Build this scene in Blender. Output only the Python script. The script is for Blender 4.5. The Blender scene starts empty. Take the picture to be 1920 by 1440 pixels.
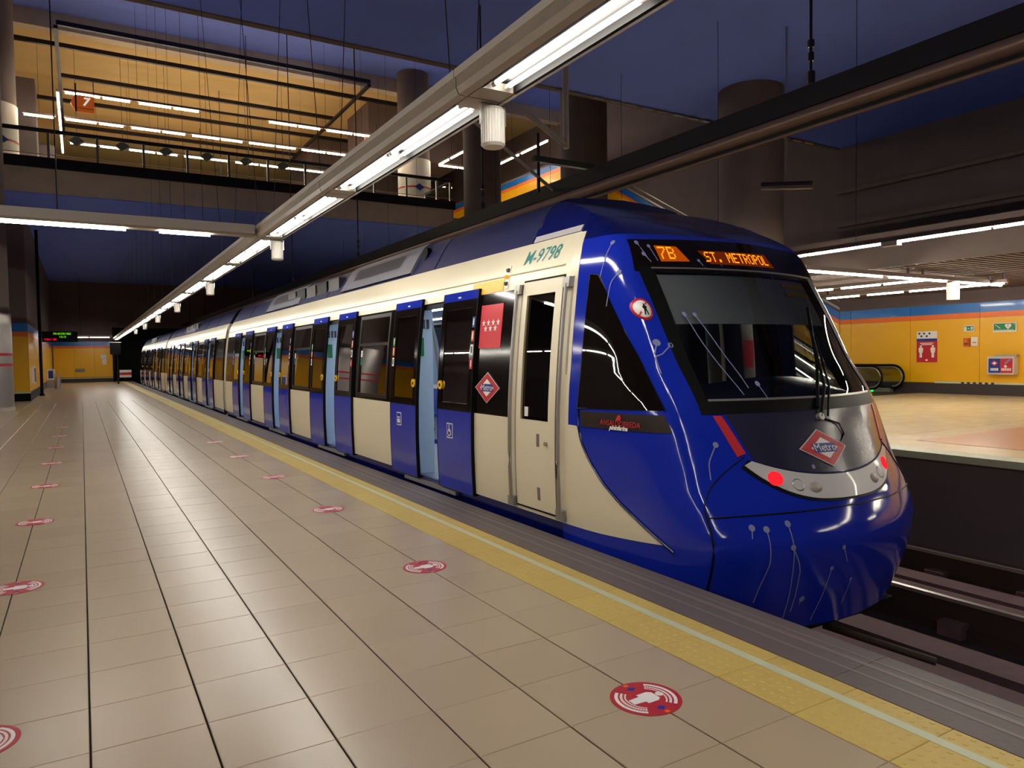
import bpy, bmesh, math, random
import numpy as np
from mathutils import Matrix, Vector
random.seed(7)
SC = bpy.context.scene
COL = SC.collection
R_ = math.radians
# ------------------------------------------------------------------ camera, world, exposure
yaw, pit, rol, FPX, CH = R_(30.76), R_(2.19), R_(-.81), 1354.0, 1.6
f_ = Vector((math.sin(yaw)*math.cos(pit), math.cos(yaw)*math.cos(pit), -math.sin(pit)))
r_ = Vector((math.cos(yaw), -math.sin(yaw), 0)); u_ = r_.cross(f_)
rr = math.cos(rol)*r_ + math.sin(rol)*u_; uu = -math.sin(rol)*r_ + math.cos(rol)*u_
cd = bpy.data.cameras.new('camera'); cam = bpy.data.objects.new('camera', cd); COL.objects.link(cam)
cam.matrix_world = Matrix(((rr.x, uu.x, -f_.x, 0), (rr.y, uu.y, -f_.y, 0), (rr.z, uu.z, -f_.z, CH), (0, 0, 0, 1)))
cd.sensor_width = 36; cd.lens = FPX*36/1920; cd.clip_end = 300; cd.clip_start = .05
SC.camera = cam
w = bpy.data.worlds.new('world'); SC.world = w; w.use_nodes = True
w.node_tree.nodes['Background'].inputs[0].default_value = (.05, .05, .07, 1)
w.node_tree.nodes['Background'].inputs[1].default_value = .02
SC.view_settings.view_transform = 'Standard'; SC.view_settings.look = 'None'
SC.view_settings.exposure = 0.0; SC.view_settings.gamma = 1.0; SC.view_settings.use_curve_mapping = False
SC.cycles.use_denoising = True; SC.cycles.max_bounces = 8; SC.cycles.diffuse_bounces = 5; SC.cycles.glossy_bounces = 4
SC.cycles.transparent_max_bounces = 12; SC.cycles.transmission_bounces = 4
SC.cycles.caustics_reflective = False; SC.cycles.caustics_refractive = False; SC.cycles.sample_clamp_indirect = 6.0
L_TUBE, L_FAR, L_CONC, L_TRAIN = 74, 125, 44, 14.0     # radiance of the tube lamps

# ------------------------------------------------------------------ materials
def lin(c):
    return tuple((x/255/12.92 if x/255 <= .04045 else ((x/255+.055)/1.055)**2.4) for x in c)
MATS = {}
def mat(name, rgb, rough=.5, metal=0., coat=0., emit=0., var=0., nscale=8., bump=0., bscale=60., obj_var=0., spec=.5):
    if name in MATS: return MATS[name]
    m = bpy.data.materials.new(name); m.use_nodes = True; MATS[name] = m
    nt = m.node_tree; b = nt.nodes['Principled BSDF']; c = lin(rgb)+(1,)
    b.inputs['Base Color'].default_value = c; b.inputs['Roughness'].default_value = rough
    b.inputs['Metallic'].default_value = metal; b.inputs['Coat Weight'].default_value = coat
    b.inputs['Coat Roughness'].default_value = .06; b.inputs['Specular IOR Level'].default_value = spec
    if emit:
        b.inputs['Emission Color'].default_value = c; b.inputs['Emission Strength'].default_value = emit
    last = None
    if var:
        tc = nt.nodes.new('ShaderNodeTexCoord'); n = nt.nodes.new('ShaderNodeTexNoise')
        n.inputs['Scale'].default_value = nscale; n.inputs['Detail'].default_value = 5
        nt.links.new(tc.outputs['Object'], n.inputs['Vector'])
        mr = nt.nodes.new('ShaderNodeMapRange'); mr.inputs['From Min'].default_value = .3; mr.inputs['From Max'].default_value = .7
        mr.inputs['To Min'].default_value = 1-var; mr.inputs['To Max'].default_value = 1+var*.4
        nt.links.new(n.outputs['Fac'], mr.inputs['Value'])
        hs = nt.nodes.new('ShaderNodeHueSaturation'); hs.inputs['Color'].default_value = c
        nt.links.new(mr.outputs['Result'], hs.inputs['Value']); last = hs
        nt.links.new(hs.outputs['Color'], b.inputs['Base Color'])
        rm = nt.nodes.new('ShaderNodeMapRange'); rm.inputs['To Min'].default_value = max(.02, rough*.8); rm.inputs['To Max'].default_value = min(1, rough*1.2)
        nt.links.new(n.outputs['Fac'], rm.inputs['Value']); nt.links.new(rm.outputs['Result'], b.inputs['Roughness'])
    if obj_var:
        oi = nt.nodes.new('ShaderNodeObjectInfo'); mr = nt.nodes.new('ShaderNodeMapRange')
        mr.inputs['To Min'].default_value = 1-obj_var; mr.inputs['To Max'].default_value = 1+obj_var*.5
        nt.links.new(oi.outputs['Random'], mr.inputs['Value'])
        hs = nt.nodes.new('ShaderNodeHueSaturation'); hs.inputs['Color'].default_value = c
        if last: nt.links.new(last.outputs['Color'], hs.inputs['Color'])
        nt.links.new(mr.outputs['Result'], hs.inputs['Value']); nt.links.new(hs.outputs['Color'], b.inputs['Base Color'])
    if bump:
        tc = nt.nodes.new('ShaderNodeTexCoord'); n = nt.nodes.new('ShaderNodeTexNoise'); n.inputs['Scale'].default_value = bscale
        n.inputs['Detail'].default_value = 6
        nt.links.new(tc.outputs['Object'], n.inputs['Vector']); bp = nt.nodes.new('ShaderNodeBump'); bp.inputs['Strength'].default_value = bump
        bp.inputs['Distance'].default_value = .01
        nt.links.new(n.outputs['Fac'], bp.inputs['Height']); nt.links.new(bp.outputs['Normal'], b.inputs['Normal'])
    return m
def glass(name, tint, ior=1.5, rough=.01):
    m = bpy.data.materials.new(name); m.use_nodes = True; nt = m.node_tree; nt.nodes.clear()
    o = nt.nodes.new('ShaderNodeOutputMaterial'); t = nt.nodes.new('ShaderNodeBsdfTransparent'); g = nt.nodes.new('ShaderNodeBsdfGlossy')
    t.inputs['Color'].default_value = tint+(1,); g.inputs['Roughness'].default_value = rough
    fr = nt.nodes.new('ShaderNodeFresnel'); fr.inputs['IOR'].default_value = ior
    mx = nt.nodes.new('ShaderNodeMixShader'); nt.links.new(fr.outputs[0], mx.inputs[0])
    nt.links.new(t.outputs[0], mx.inputs[1]); nt.links.new(g.outputs[0], mx.inputs[2]); nt.links.new(mx.outputs[0], o.inputs[0])
    MATS[name] = m; return m
def emis(name, rgb, s):
    m = bpy.data.materials.new(name); m.use_nodes = True; nt = m.node_tree; nt.nodes.clear()
    o = nt.nodes.new('ShaderNodeOutputMaterial'); e = nt.nodes.new('ShaderNodeEmission')
    e.inputs[0].default_value = lin(rgb)+(1,); e.inputs[1].default_value = s; nt.links.new(e.outputs[0], o.inputs[0]); MATS[name] = m; return m
mat('cream', (224, 213, 184), .28)
mat('blue', (22, 42, 164), .09, spec=.45)
mat('blue_dark_and_shade', (8, 16, 84), .18)  # skirt's own dark blue; on the cab top it stands for shade
mat('navy', (40, 42, 82), .45, spec=.3)
mat('hood', (38, 38, 58), .22)
mat('band', (17, 12, 10), .1, spec=.35)
mat('brown_panel', (40, 27, 22), .35, spec=.25)
mat('pane_black', (14, 10, 9), .02, spec=.6)
mat('win_frame', (30, 21, 17), .3, spec=.3)
mat('rubber', (10, 10, 10), .6, spec=.12)
mat('black', (8, 8, 9), .5, spec=.15)
mat('roof_grey', (128, 128, 138), .5, var=.2, nscale=6)
mat('alu', (160, 156, 148), .35, metal=.7)
mat('steel', (175, 168, 164), .38, metal=.85)
mat('dark_steel', (45, 42, 50), .4, metal=.6)
mat('red', (190, 25, 40), .4)
mat('sticker_red', (182, 34, 46), .45, var=.12, nscale=14)
mat('red_panel', (206, 22, 44), .3)
mat('white', (232, 228, 222), .45)
mat('grey_white', (196, 190, 190), .35, coat=.3)
mat('splash', (120, 125, 165), .6)
mat('logo_blue', (16, 48, 140), .4)
mat('teal', (20, 120, 120), .45)
mat('yellow_btn', (240, 184, 20), .4)
mat('green', (10, 125, 70), .4)
mat('orange', (232, 110, 36), .4)
mat('orange_sign', (190, 92, 38), .5)
mat('sign_lit', (206, 98, 36), .5, emit=.35)
mat('tray_inner', (24, 23, 22), .6, spec=.1)
mat('sign_white', (240, 236, 228), .5, emit=.7)
mat('inner_blue', (196, 218, 236), .45)
mat('inner_white', (214, 222, 230), .5)
mat('seat', (28, 60, 140), .6)
mat('inner_floor', (120, 128, 136), .4)
mat('tile', (178, 157, 130), .27, obj_var=.05, spec=.5)
mat('joint', (62, 50, 40), .8)
mat('tactile', (200, 172, 90), .5, var=.08, nscale=20, obj_var=.05)
mat('line', (196, 200, 170), .5, var=.06)
mat('edge', (100, 88, 86), .55, var=.16, nscale=5, bump=.2, bscale=30)
mat('edge_worn', (120, 106, 102), .5, var=.15, nscale=7)
mat('ceil_blue', (108, 134, 255), .75, var=.07, nscale=.6)
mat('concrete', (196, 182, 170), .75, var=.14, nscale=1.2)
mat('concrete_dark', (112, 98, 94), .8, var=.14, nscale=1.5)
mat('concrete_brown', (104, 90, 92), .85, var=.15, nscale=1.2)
mat('cream_ceiling', (214, 186, 134), .8, var=.06, nscale=1)
mat('wall_yellow', (240, 178, 8), .32, coat=.2, obj_var=.03)
mat('wall_blue', (8, 104, 188), .3, coat=.3)
mat('wall_orange', (236, 112, 34), .35)
mat('plinth', (52, 44, 44), .5)
mat('housing', (168, 158, 146), .4, var=.05)
mat('white_metal', (214, 208, 198), .4)
mat('floor2', (218, 198, 158), .25, var=.06, nscale=2)
mat('floor2_patch', (196, 134, 96), .3)
mat('bed', (52, 40, 42), .9, var=.3, nscale=3, bump=.5, bscale=12)
mat('bed_slab', (104, 78, 82), .85, var=.25, nscale=5, bump=.4, bscale=25)
mat('rail_side', (60, 44, 38), .7, metal=.3)
mat('rail_top', (190, 185, 180), .3, metal=.9)
mat('tray', (14, 12, 13), .5)
mat('tan_pipe', (150, 122, 104), .4, metal=.4)
mat('blind', (168, 170, 172), .9)
mat('lamp_off', (150, 140, 128), .2)
mat('grille', (70, 70, 78), .6)
glass('glass_win', (.34, .34, .36)); glass('glass_clear', (.82, .86, .86)); glass('glass_ws', (.62, .63, .64)); glass('glass_dark', (.12, .11, .11), 1.6)
emis('tube', (255, 250, 240), L_TUBE); emis('added_tube_left', (255, 248, 234), 84); emis('added_tube_esc', (255, 246, 226), 12); emis('tube_far', (255, 246, 226), L_FAR); emis('tube_conc', (255, 236, 204), L_CONC)
emis('tube_train', (222, 236, 255), L_TRAIN); emis('red_lamp', (255, 30, 40), 1.6); emis('led_orange', (255, 120, 16), 3.2); emis('led_back', (235, 96, 10), .5); emis('led_dim', (200, 76, 8), .2)
emis('led_green', (130, 240, 30), .9); emis('led_red', (255, 20, 60), 1.0); emis('green_lamp', (20, 255, 60), 3); emis('amber', (255, 160, 50), 1.2)
emis('poster_lit_blue', (16, 40, 150), .5); emis('poster_lit_red', (200, 30, 60), .6)

# ------------------------------------------------------------------ helpers
OFF = {}
class MB:
    def __init__(s): s.v = []; s.f = []
    def add(s, vs, fs):
        n = len(s.v); s.v += [tuple(map(float, p)) for p in vs]; s.f += [tuple(n+i for i in f) for f in fs]; return s
    def poly(s, vs): return s.add(vs, [tuple(range(len(vs)))])
    def box(s, x0, x1, y0, y1, z0, z1):
        return s.add([(x0,y0,z0),(x1,y0,z0),(x1,y1,z0),(x0,y1,z0),(x0,y0,z1),(x1,y0,z1),(x1,y1,z1),(x0,y1,z1)],
                     [(0,3,2,1),(4,5,6,7),(0,1,5,4),(1,2,6,5),(2,3,7,6),(3,0,4,7)])
    def hexa(s, a, b):   # two quads (4 pts each) joined
        return s.add(list(a)+list(b), [(3,2,1,0),(4,5,6,7),(0,1,5,4),(1,2,6,5),(2,3,7,6),(3,0,4,7)])
    def prism(s, pts, d):   # polygon extruded by vector d
        n = len(pts); d = Vector(d); q = [tuple(Vector(p)+d) for p in pts]
        return s.add(list(pts)+q, [tuple(range(n-1, -1, -1)), tuple(range(n, 2*n))]+[(i, (i+1) % n, n+(i+1) % n, n+i) for i in range(n)])
    def path(s, pts, r, n=8, cap=True):
        pts = [Vector(p) for p in pts]; rings = []
        rad = r if hasattr(r, '__len__') else [r]*len(pts)
        up = Vector((0, 0, 1))
        for i, p in enumerate(pts):
            d = (pts[min(i+1, len(pts)-1)]-pts[max(i-1, 0)]).normalized()
            a = d.cross(up)
            if a.length < 1e-3: a = d.cross(Vector((1, 0, 0)))
            a.normalize(); b = a.cross(d)
            rings.append([tuple(p+(a*math.cos(2*math.pi*k/n)+b*math.sin(2*math.pi*k/n))*rad[i]) for k in range(n)])
        vs = [q for g in rings for q in g]; m = len(rings); fs = []
        for i in range(m-1):
            for k in range(n): fs.append((i*n+k, i*n+(k+1) % n, (i+1)*n+(k+1) % n, (i+1)*n+k))
        if cap: fs += [tuple(range(n-1, -1, -1)), tuple((m-1)*n+k for k in range(n))]
        return s.add(vs, fs)
    def cyl(s, c, r, z0, z1, n=32, r2=None):
        return s.path([(c[0], c[1], z0), (c[0], c[1], z1)], [r, r if r2 is None else r2], n)
    def grid(s, P, flip=False):
        n, m = len(P), len(P[0]); vs = [p for row in P for p in row]; fs = []
        for i in range(n-1):
            for j in range(m-1):
                q = (i*m+j, i*m+j+1, (i+1)*m+j+1, (i+1)*m+j); fs.append(q[::-1] if flip else q)
        return s.add(vs, fs)
    def build(s, name, m, parent=None, smooth=False, loc=None):
        me = bpy.data.meshes.new(name); o = bpy.data.objects.new(name, me); COL.objects.link(o)
        off = OFF.get(parent.name, Vector((0, 0, 0))) if parent else Vector((0, 0, 0))
        base = off if loc is None else Vector(loc)
        me.from_pydata([tuple(Vector(p)-base) for p in s.v], [], s.f); me.validate()
        bm = bmesh.new(); bm.from_mesh(me); bmesh.ops.recalc_face_normals(bm, faces=bm.faces); bm.to_mesh(me); bm.free()
        me.materials.append(MATS[m])
        if smooth:
            for p in me.polygons: p.use_smooth = True
            if smooth != 'all':
                try: me.set_sharp_from_angle(angle=R_(35))
                except Exception: pass
        if parent:
            o.parent = parent; o.location = base-off
        else: o.location = base
        OFF[o.name] = base; return o
def tag(o, label=None, cat=None, group=None, kind=None):
    if label: o['label'] = label
    if cat: o['category'] = cat
    if group: o['group'] = group
    if kind: o['kind'] = kind
    return o
def thing(name, label, cat, loc=(0, 0, 0), group=None):
    o = bpy.data.objects.new(name, None); COL.objects.link(o); o.location = loc; o.empty_display_size = .1
    OFF[o.name] = Vector(loc); return tag(o, label, cat, group)
def copy_tree(o, d=(0, 0, 0), parent=None):
    c = o.copy(); COL.objects.link(c); c.parent = parent
    c.location = o.location+Vector(d)
    OFF[c.name] = OFF[o.name]+Vector(d)
    for ch in KIDS.get(o.name, []):
        k = copy_tree(ch, (0, 0, 0), c); KIDS.setdefault(c.name, []).append(k)
    return c
KIDS = {}
def kids_index(root):
    KIDS[root.name] = list(root.children)
    for c in root.children: kids_index(c)
def struct(b, name, m, parent=None, smooth=False):
    o = b.build(name, m, parent, smooth)
    if parent is None: o['kind'] = 'structure'
    return o
def text2d(s, size, shear=0., bold=0., sx=1.):
    cu = bpy.data.curves.new('t', 'FONT'); cu.body = s; cu.size = size; cu.shear = shear; cu.offset = bold; cu.align_x = 'CENTER'; cu.align_y = 'CENTER'
    cu.resolution_u = 2
    ob = bpy.data.objects.new('t', cu); COL.objects.link(ob); bpy.context.view_layer.update()
    me = bpy.data.meshes.new_from_object(ob.evaluated_get(bpy.context.evaluated_depsgraph_get()))
    vs = [(v.co.x*sx, v.co.y) for v in me.vertices]; fs = [tuple(p.vertices) for p in me.polygons]
    bpy.data.objects.remove(ob); bpy.data.curves.remove(cu); bpy.data.meshes.remove(me)
    return vs, fs
def put_text(s, size, fn, name, m, parent, **k):
    vs, fs = text2d(s, size, **k); return MB().add([fn(x, y) for x, y in vs], fs).build(name, m, parent)
FONT = {'7': "11111 00001 00010 00100 01000 01000 01000", 'B': "11110 10001 10001 11110 10001 10001 11110", 'S': "01111 10000 10000 01110 00001 00001 11110",
 'T': "11111 00100 00100 00100 00100 00100 00100", '.': "00000 00000 00000 00000 00000 01100 01100", 'M': "10001 11011 10101 10101 10001 10001 10001", 'E': "11111 10000 10000 11110 10000 10000 11111",
 'R': "11110 10001 10001 11110 10100 10010 10001", 'O': "01110 10001 10001 10001 10001 10001 01110", 'P': "11110 10001 10001 11110 10000 10000 10000", 'L': "10000 10000 10000 10000 10000 10000 11111", ' ': "000 000 000 000 000 000 000"}
def dots(s):
    out = []; x = 0
    for ch in s:
        rows = FONT[ch].split()
        for j, r in enumerate(rows):
            for i, c in enumerate(r):
                if c == '1': out.append((x+i, 6-j))
        x += len(rows[0])+1
    return out, x-1
ORD = ['first', 'second', 'third', 'fourth', 'fifth', 'sixth', 'seventh', 'eighth', 'ninth', 'tenth', 'eleventh', 'twelfth', 'thirteenth', 'fourteenth', 'fifteenth', 'sixteenth', 'seventeenth', 'eighteenth', 'nineteenth', 'twentieth', 'twenty-first', 'twenty-second', 'twenty-third', 'twenty-fourth', 'twenty-fifth', 'twenty-sixth']

# ------------------------------------------------------------------ train surface functions
XC, YJ = 5.02, 5.25
def pchip(xs, ys, flat0=False):
    xs = np.array(xs, float); ys = np.array(ys, float); h = np.diff(xs); d = np.diff(ys)/h
    m = np.zeros(len(xs)); m[0] = 0 if flat0 else d[0]; m[-1] = d[-1]
    for i in range(1, len(xs)-1):
        if d[i-1]*d[i] > 0:
            w1 = 2*h[i]+h[i-1]; w2 = h[i]+2*h[i-1]; m[i] = (w1+w2)/(w1/d[i-1]+w2/d[i])
    def f(x):
        x = np.clip(np.asarray(x, float), xs[0], xs[-1]); i = np.clip(np.searchsorted(xs, x)-1, 0, len(xs)-2)
        t = (x-xs[i])/h[i]
        return (2*t**3-3*t**2+1)*ys[i]+(t**3-2*t*t+t)*h[i]*m[i]+(-2*t**3+3*t*t)*ys[i+1]+(t**3-t*t)*h[i]*m[i+1]
    return f
side = pchip([-.55, -.3, 0, .3, .6, 1.0, 1.5, 2.0, 2.33, 2.55, 2.71, 2.85, 3.0, 3.1, 3.18, 3.22, 3.24], [3.70, 3.66, 3.635, 3.622, 3.615, 3.62, 3.65, 3.70, 3.745, 3.80, 3.88, 3.96, 4.05, 4.13, 4.26, 4.5, 4.85])
H0 = lambda z: XC-side(z)
YF = pchip([-.55, -.4, -.1, .2, .45, .67, .85, 1.2, 1.6, 2.0, 2.3, 2.5, 2.6, 2.69, 2.76, 2.81, 2.85, 2.88, 3.0], [3.46, 3.41, 3.31, 3.26, 3.34, 3.45, 3.52, 3.65, 3.90, 4.15, 4.35, 4.47, 4.56, 4.72, 4.88, 5.02, 5.13, 5.235, 5.24])
_s = pchip(range(7), [0, .36, .73, .876, .897, .962, 1.0]); _t = pchip(range(7), [0, .045, .18, .256, .28, .46, 1.0], True)
SS = np.linspace(0, 6, 241); QX = _s(SS); QY = _t(SS)
def DD(z): return np.minimum(1.4, YJ-YF(z))
def front(x, z): return float(YF(z)+DD(z)*np.interp(abs(x)/H0(z), QX, QY))
def halfw(Y, z):
    d = (Y-YF(z))/DD(z)
    return float(H0(z)*np.interp(np.clip(d, 0, 1), QY, QX))
def fp(x, z, off=.004):    # point on nose from front coords, pushed outwards
    e = .02; p = np.array([x, front(x, z), z]); a = np.array([x+e, front(x+e, z), z])-np.array([x-e, front(x-e, z), z])
    b = np.array([x, front(x, z+e), z+e])-np.array([x, front(x, z-e), z-e])
    n = np.cross(a, b); n /= np.linalg.norm(n)
    if n[1] > 0: n = -n
    q = p+n*off; return (XC+q[0], q[1], q[2])
def sp(Y, z, off=.004, sg=-1):   # point on the cab side from side coords
    e = .02
    p = np.array([halfw(Y, z), Y, z]); a = np.array([halfw(Y+e, z), Y+e, z])-np.array([halfw(Y-e, z), Y-e, z])
    b = np.array([halfw(Y, z+e), Y, z+e])-np.array([halfw(Y, z-e), Y, z-e])
    n = np.cross(a, b); n /= np.linalg.norm(n)
    if n[0] < 0: n = -n
    q = p+n*off; return (XC+sg*q[0], q[1], q[2])
def bodyp(Y, z, off=0., sg=-1): return (XC+sg*(float(H0(z))+off), Y, z)
def resample(pts, n):
    pts = np.array(pts, float); d = np.r_[0, np.cumsum(np.linalg.norm(np.diff(pts, axis=0), axis=1))]
    t = np.linspace(0, d[-1], n); return np.stack([np.interp(t, d, pts[:, k]) for k in range(pts.shape[1])], 1)
def ruled(A, B, fn, n=16, m=10, off=.004, depth=.02):
    """panel between two 2-D polylines mapped onto the nose, with real edge thickness"""
    A = resample(A, n); B = resample(B, n); mb = MB(); T = np.linspace(0, 1, m)
    P = [[fn(*(A[i]*(1-t)+B[i]*t), off) for t in T] for i in range(n)]
    Q = [[fn(*(A[i]*(1-t)+B[i]*t), off-depth) for t in T] for i in range(n)]
    mb.grid(P)
    for row, rq in ((P[0], Q[0]), (P[-1], Q[-1])): mb.grid([row, rq])
    for j in (0, m-1): mb.grid([[P[i][j] for i in range(n)], [Q[i][j] for i in range(n)]])
    return mb
def strip(y0, y1, z0, z1, off=0., t=.05, sg=-1, n=None, ny=1):
    n = n or max(2, int((z1-z0)/.12)+1); zs = np.linspace(z0, z1, n); mb = MB()
    O = [[bodyp(y, z, off, sg) for z in zs] for y in (y0, y1)]; I = [[bodyp(y, z, off-t, sg) for z in zs] for y in (y0, y1)]
    mb.grid(O); mb.grid(I); mb.grid([O[0], I[0]]); mb.grid([O[1], I[1]])
    mb.grid([[O[0][0], I[0][0]], [O[1][0], I[1][0]]]); mb.grid([[O[0][-1], I[0][-1]], [O[1][-1], I[1][-1]]])
    return mb
def merge(*bs):
    o = MB()
    for b in bs: o.add(b.v, b.f)
    return o
# ================================================================== SETTING
TX, TY = .446, .4405
XJ0, YJ0 = -.019, 2.07
XE = 3.57
# platform body
b = MB().box(-9, XE, -12, 68, -1.6, -.012)
floor = struct(b, 'floor', 'joint')
def tile_mesh(x0, x1, y0, y1, zt, gx=.004, gy=.0012, bv=.0025):
    return MB().add([(x0+gx,y0+gy,-.012),(x1-gx,y0+gy,-.012),(x1-gx,y1-gy,-.012),(x0+gx,y1-gy,-.012),
        (x0+gx,y0+gy,zt-bv),(x1-gx,y0+gy,zt-bv),(x1-gx,y1-gy,zt-bv),(x0+gx,y1-gy,zt-bv),
        (x0+gx+bv,y0+gy+bv,zt),(x1-gx-bv,y0+gy+bv,zt),(x1-gx-bv,y1-gy-bv,zt),(x0+gx+bv,y1-gy-bv,zt)],
        [(0,1,5,4),(1,2,6,5),(2,3,7,6),(3,0,4,7),(4,5,9,8),(5,6,10,9),(6,7,11,10),(7,4,8,11),(8,9,10,11)])
proto = None; rest = MB(); ntile = 0
cand = []
for i in range(-16, 6):
    for j in range(-14, 72):
        x0 = XJ0+i*TX; y0 = YJ0+j*TY
        # how large it shows: inside the frame and near
        cx, cy = x0+TX/2, y0+TY/2
        dpt = cx*math.sin(yaw)+cy*math.cos(yaw); lat = (cx*math.cos(yaw)-cy*math.sin(yaw))/max(dpt, .01)*FPX+960
        vpx = 720+1.6/max(dpt, .01)*FPX-50
        vis = dpt > .5 and -120 < lat < 2000 and vpx < 1560
        cand.append((0 if vis else 1, cx*cx+cy*cy, x0, y0))
cand.sort()
for vis, d2, x0, y0 in cand:
    if ntile < 300 and vis == 0:
        if proto is None:
            proto = tile_mesh(x0, x0+TX, y0, y0+TY, 0).build('floor_tile', 'tile', floor, loc=(x0, y0, 0)); pb = (x0, y0)
        else:
            o = proto.copy(); COL.objects.link(o); o.parent = floor
            o.location = (x0, y0, random.choice((0, 0, 0, -.0006, .0004)))
        ntile += 1
    else:
        q = tile_mesh(x0, x0+TX, y0, y0+TY, 0); rest.add(q.v, q.f)
tag(rest.build('distant_floor_tiles', 'tile', floor), 'beige tiles of the platform further away', kind='stuff')
MB().box(-9, XJ0+6*TX, YJ0+72*TY, 68, -.012, 0).build('distant_paving', 'tile', floor)
# tactile strip
tt = None
for j in range(-5, 70):
    y0 = YJ0+j*TY
    if j > 42: continue
    if tt is None: tt = tile_mesh(2.657, 3.115, y0, y0+TY, .001, .001, .0015).build('tactile_tile', 'tactile', floor, loc=(2.657, y0, 0))
    else:
        o = tt.copy(); COL.objects.link(o); o.parent = floor; o.location = (2.657, y0, 0)
MB().box(2.657, 3.115, YJ0+43*TY, 68, -.012, .001).build('distant_tactile_strip', 'tactile', floor)
# raised dots of the tactile strip
dm = MB()
y = .6
while y < 12:
    step = .055
    for k in range(8):
        x = 2.657+.03+k*.057
        if 2.925 < x < 3.0: continue
        r1, r2, hz = .013, .008, .0026
        n = 6
        a = [(x+r1*math.cos(2*math.pi*q/n), y+r1*math.sin(2*math.pi*q/n), .001) for q in range(n)]
        c = [(x+r2*math.cos(2*math.pi*q/n), y+r2*math.sin(2*math.pi*q/n), .001+hz) for q in range(n)]
        dm.add(a+c, [tuple(range(n, 2*n))]+[(q, (q+1) % n, n+(q+1) % n, n+q) for q in range(n)])
    y += step
tag(dm.build('tactile_dots', 'tactile', floor), 'small raised dots of the yellow tactile strip', kind='stuff')
MB().box(2.937, 2.992, -4, 68, 0, .0035).build('painted_line', 'line', floor)
# platform edge stones
e0 = MB().box(3.118, XE, -4.4, -2.2, -.16, .002).build('edge_stone', 'edge', floor, loc=(3.118, -4.4, 0))
for k in range(1, 33):
    o = e0.copy(); COL.objects.link(o); o.parent = floor; o.location = (3.118, -4.4+k*2.203, 0)
wr = MB()
for x0, x1 in ((3.262, 3.285), (3.375, 3.41), (3.455, 3.47)):
    wr.box(x0, x1, -4, 68, .001, .0036)
wr.build('anti_slip_ridges', 'edge_worn', floor)

# track bed and rails
tb = struct(MB().box(XE, 11.3, -12, 68, -1.75, -1.6), 'track_bed', 'bed')
for n, (x0, x1, z) in enumerate(((5.86, 6.32, -1.42), (6.5, 6.95, -1.40), (7.2, 7.62, -1.42), (8.9, 9.25, -1.42), (9.4, 9.75, -1.42), (4.55, 5.5, -1.42), (10.7, 11.2, -1.45))):
    for k in range(5):
        MB().box(x0, x1, -8+k*15.2, -8+k*15.2+15.15, -1.6, z).build('concrete_slab', 'bed_slab', tb)
def rail(x, lab):
    t = thing('running_rail', lab, 'rail', (x, 0, -1.6), 'running rails')
    MB().box(x-.065, x+.065, -12, 68, -1.6, -1.5).build('rail_foot', 'rail_side', t)
    MB().box(x-.012, x+.012, -12, 68, -1.5, -1.24).build('rail_web', 'rail_side', t)
    MB().box(x-.034, x+.034, -12, 68, -1.24, -1.2).build('rail_head', 'rail_top', t)
    sb = None
    for k in range(26):
        y = -6+k*1.15
        if sb is None: sb = MB().box(x-.17, x+.17, y-.13, y+.13, -1.6, -1.44).build('rail_pad', 'bed_slab', t, loc=(x, y, -1.6))
        else:
            o = sb.copy(); COL.objects.link(o); o.parent = t; o.location = (0, y, 0)
rail(4.30, 'rail of the near track under the train, on the platform side'); rail(5.74, 'rail of the near track under the train, on the far side')
rail(8.38, 'worn shiny rail of the empty track, nearer to the train'); rail(10.15, 'worn shiny rail of the empty track, nearer to the opposite platform')

# opposite platform
f2 = struct(MB().box(11.42, 27.4, -12, 68, -1.7, -.12), 'floor_opposite', 'concrete_brown')
for k in range(16):
    MB().box(11.42, 27.4, -12+k*5, -12+k*5+4.985, -.12, 0).build('paving_slab', 'floor2', f2)
MB().box(11.3, 11.75, -12, 68, -.1, .006).build('platform_lip', 'line', f2)
MB().prism([(12.73, 7.33, .001), (12.73, -8, .001), (16.7, -8, .001), (16.7, 7.35, .001)], (0, 0, .004)).build('terracotta_paving', 'floor2_patch', f2)
MB().box(22, 27.3, 15.6, 20, .001, .006).build('escalator_landing_plate', 'plinth', f2)

# ---- ceilings
cl = struct(MB().box(-9, 24, -12, 16.7, 9.0, 9.35), 'ceiling', 'ceil_blue')
ef = MB().box(-9, 24, 16.7, 16.9, 8.97, 9.75).build('edge_beam', 'concrete_dark', cl)
for k in range(18):
    MB().box(11.5+k*.62, 11.5+k*.62+.4, 16.66, 16.72, 8.93, 8.97).build('edge_clip', 'alu' if k < 11 else 'yellow_btn', cl)
for (x, y) in [(-1, 12.5), (2.2, 12.2), (5.0, 12.0), (7.6, 11.6), (11.5, 8.2), (14.6, 9.2), (9.8, 6.6)]:
    MB().cyl((x, y), .09, 8.97, 9.0, 10).build('ceiling_anchor', 'black', cl)
up = struct(MB().box(-9, 27.4, 16.9, 39.2, 17.5, 17.8), 'ceiling_upper_hall', 'ceil_blue')
struct(MB().box(-9, 27.4, 39.2, 39.8, 16.75, 17.8), 'trim_1', 'concrete')
cc = struct(MB().box(-9, 27.4, 39.8, 68, 17.4, 17.8), 'ceiling_concourse', 'cream_ceiling')
for k, y in enumerate((38.2, 40.8, 45.0, 49.2, 54.2)):
    x0, x1 = ((-.5, 14), (-9, 20), (-.5, 14), (-9, 20), (-.5, 14))[k]
    tag(MB().box(x0, x1, y-.09, y+.09, 16.55, 16.75).build('ceiling_bar', 'dark_steel', loc=(x0, y, 16.6)),
        'dark bar across the cream ceiling, %s from the front' % ORD[k], 'ceiling bar', 'dark bars below the cream ceiling')
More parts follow.
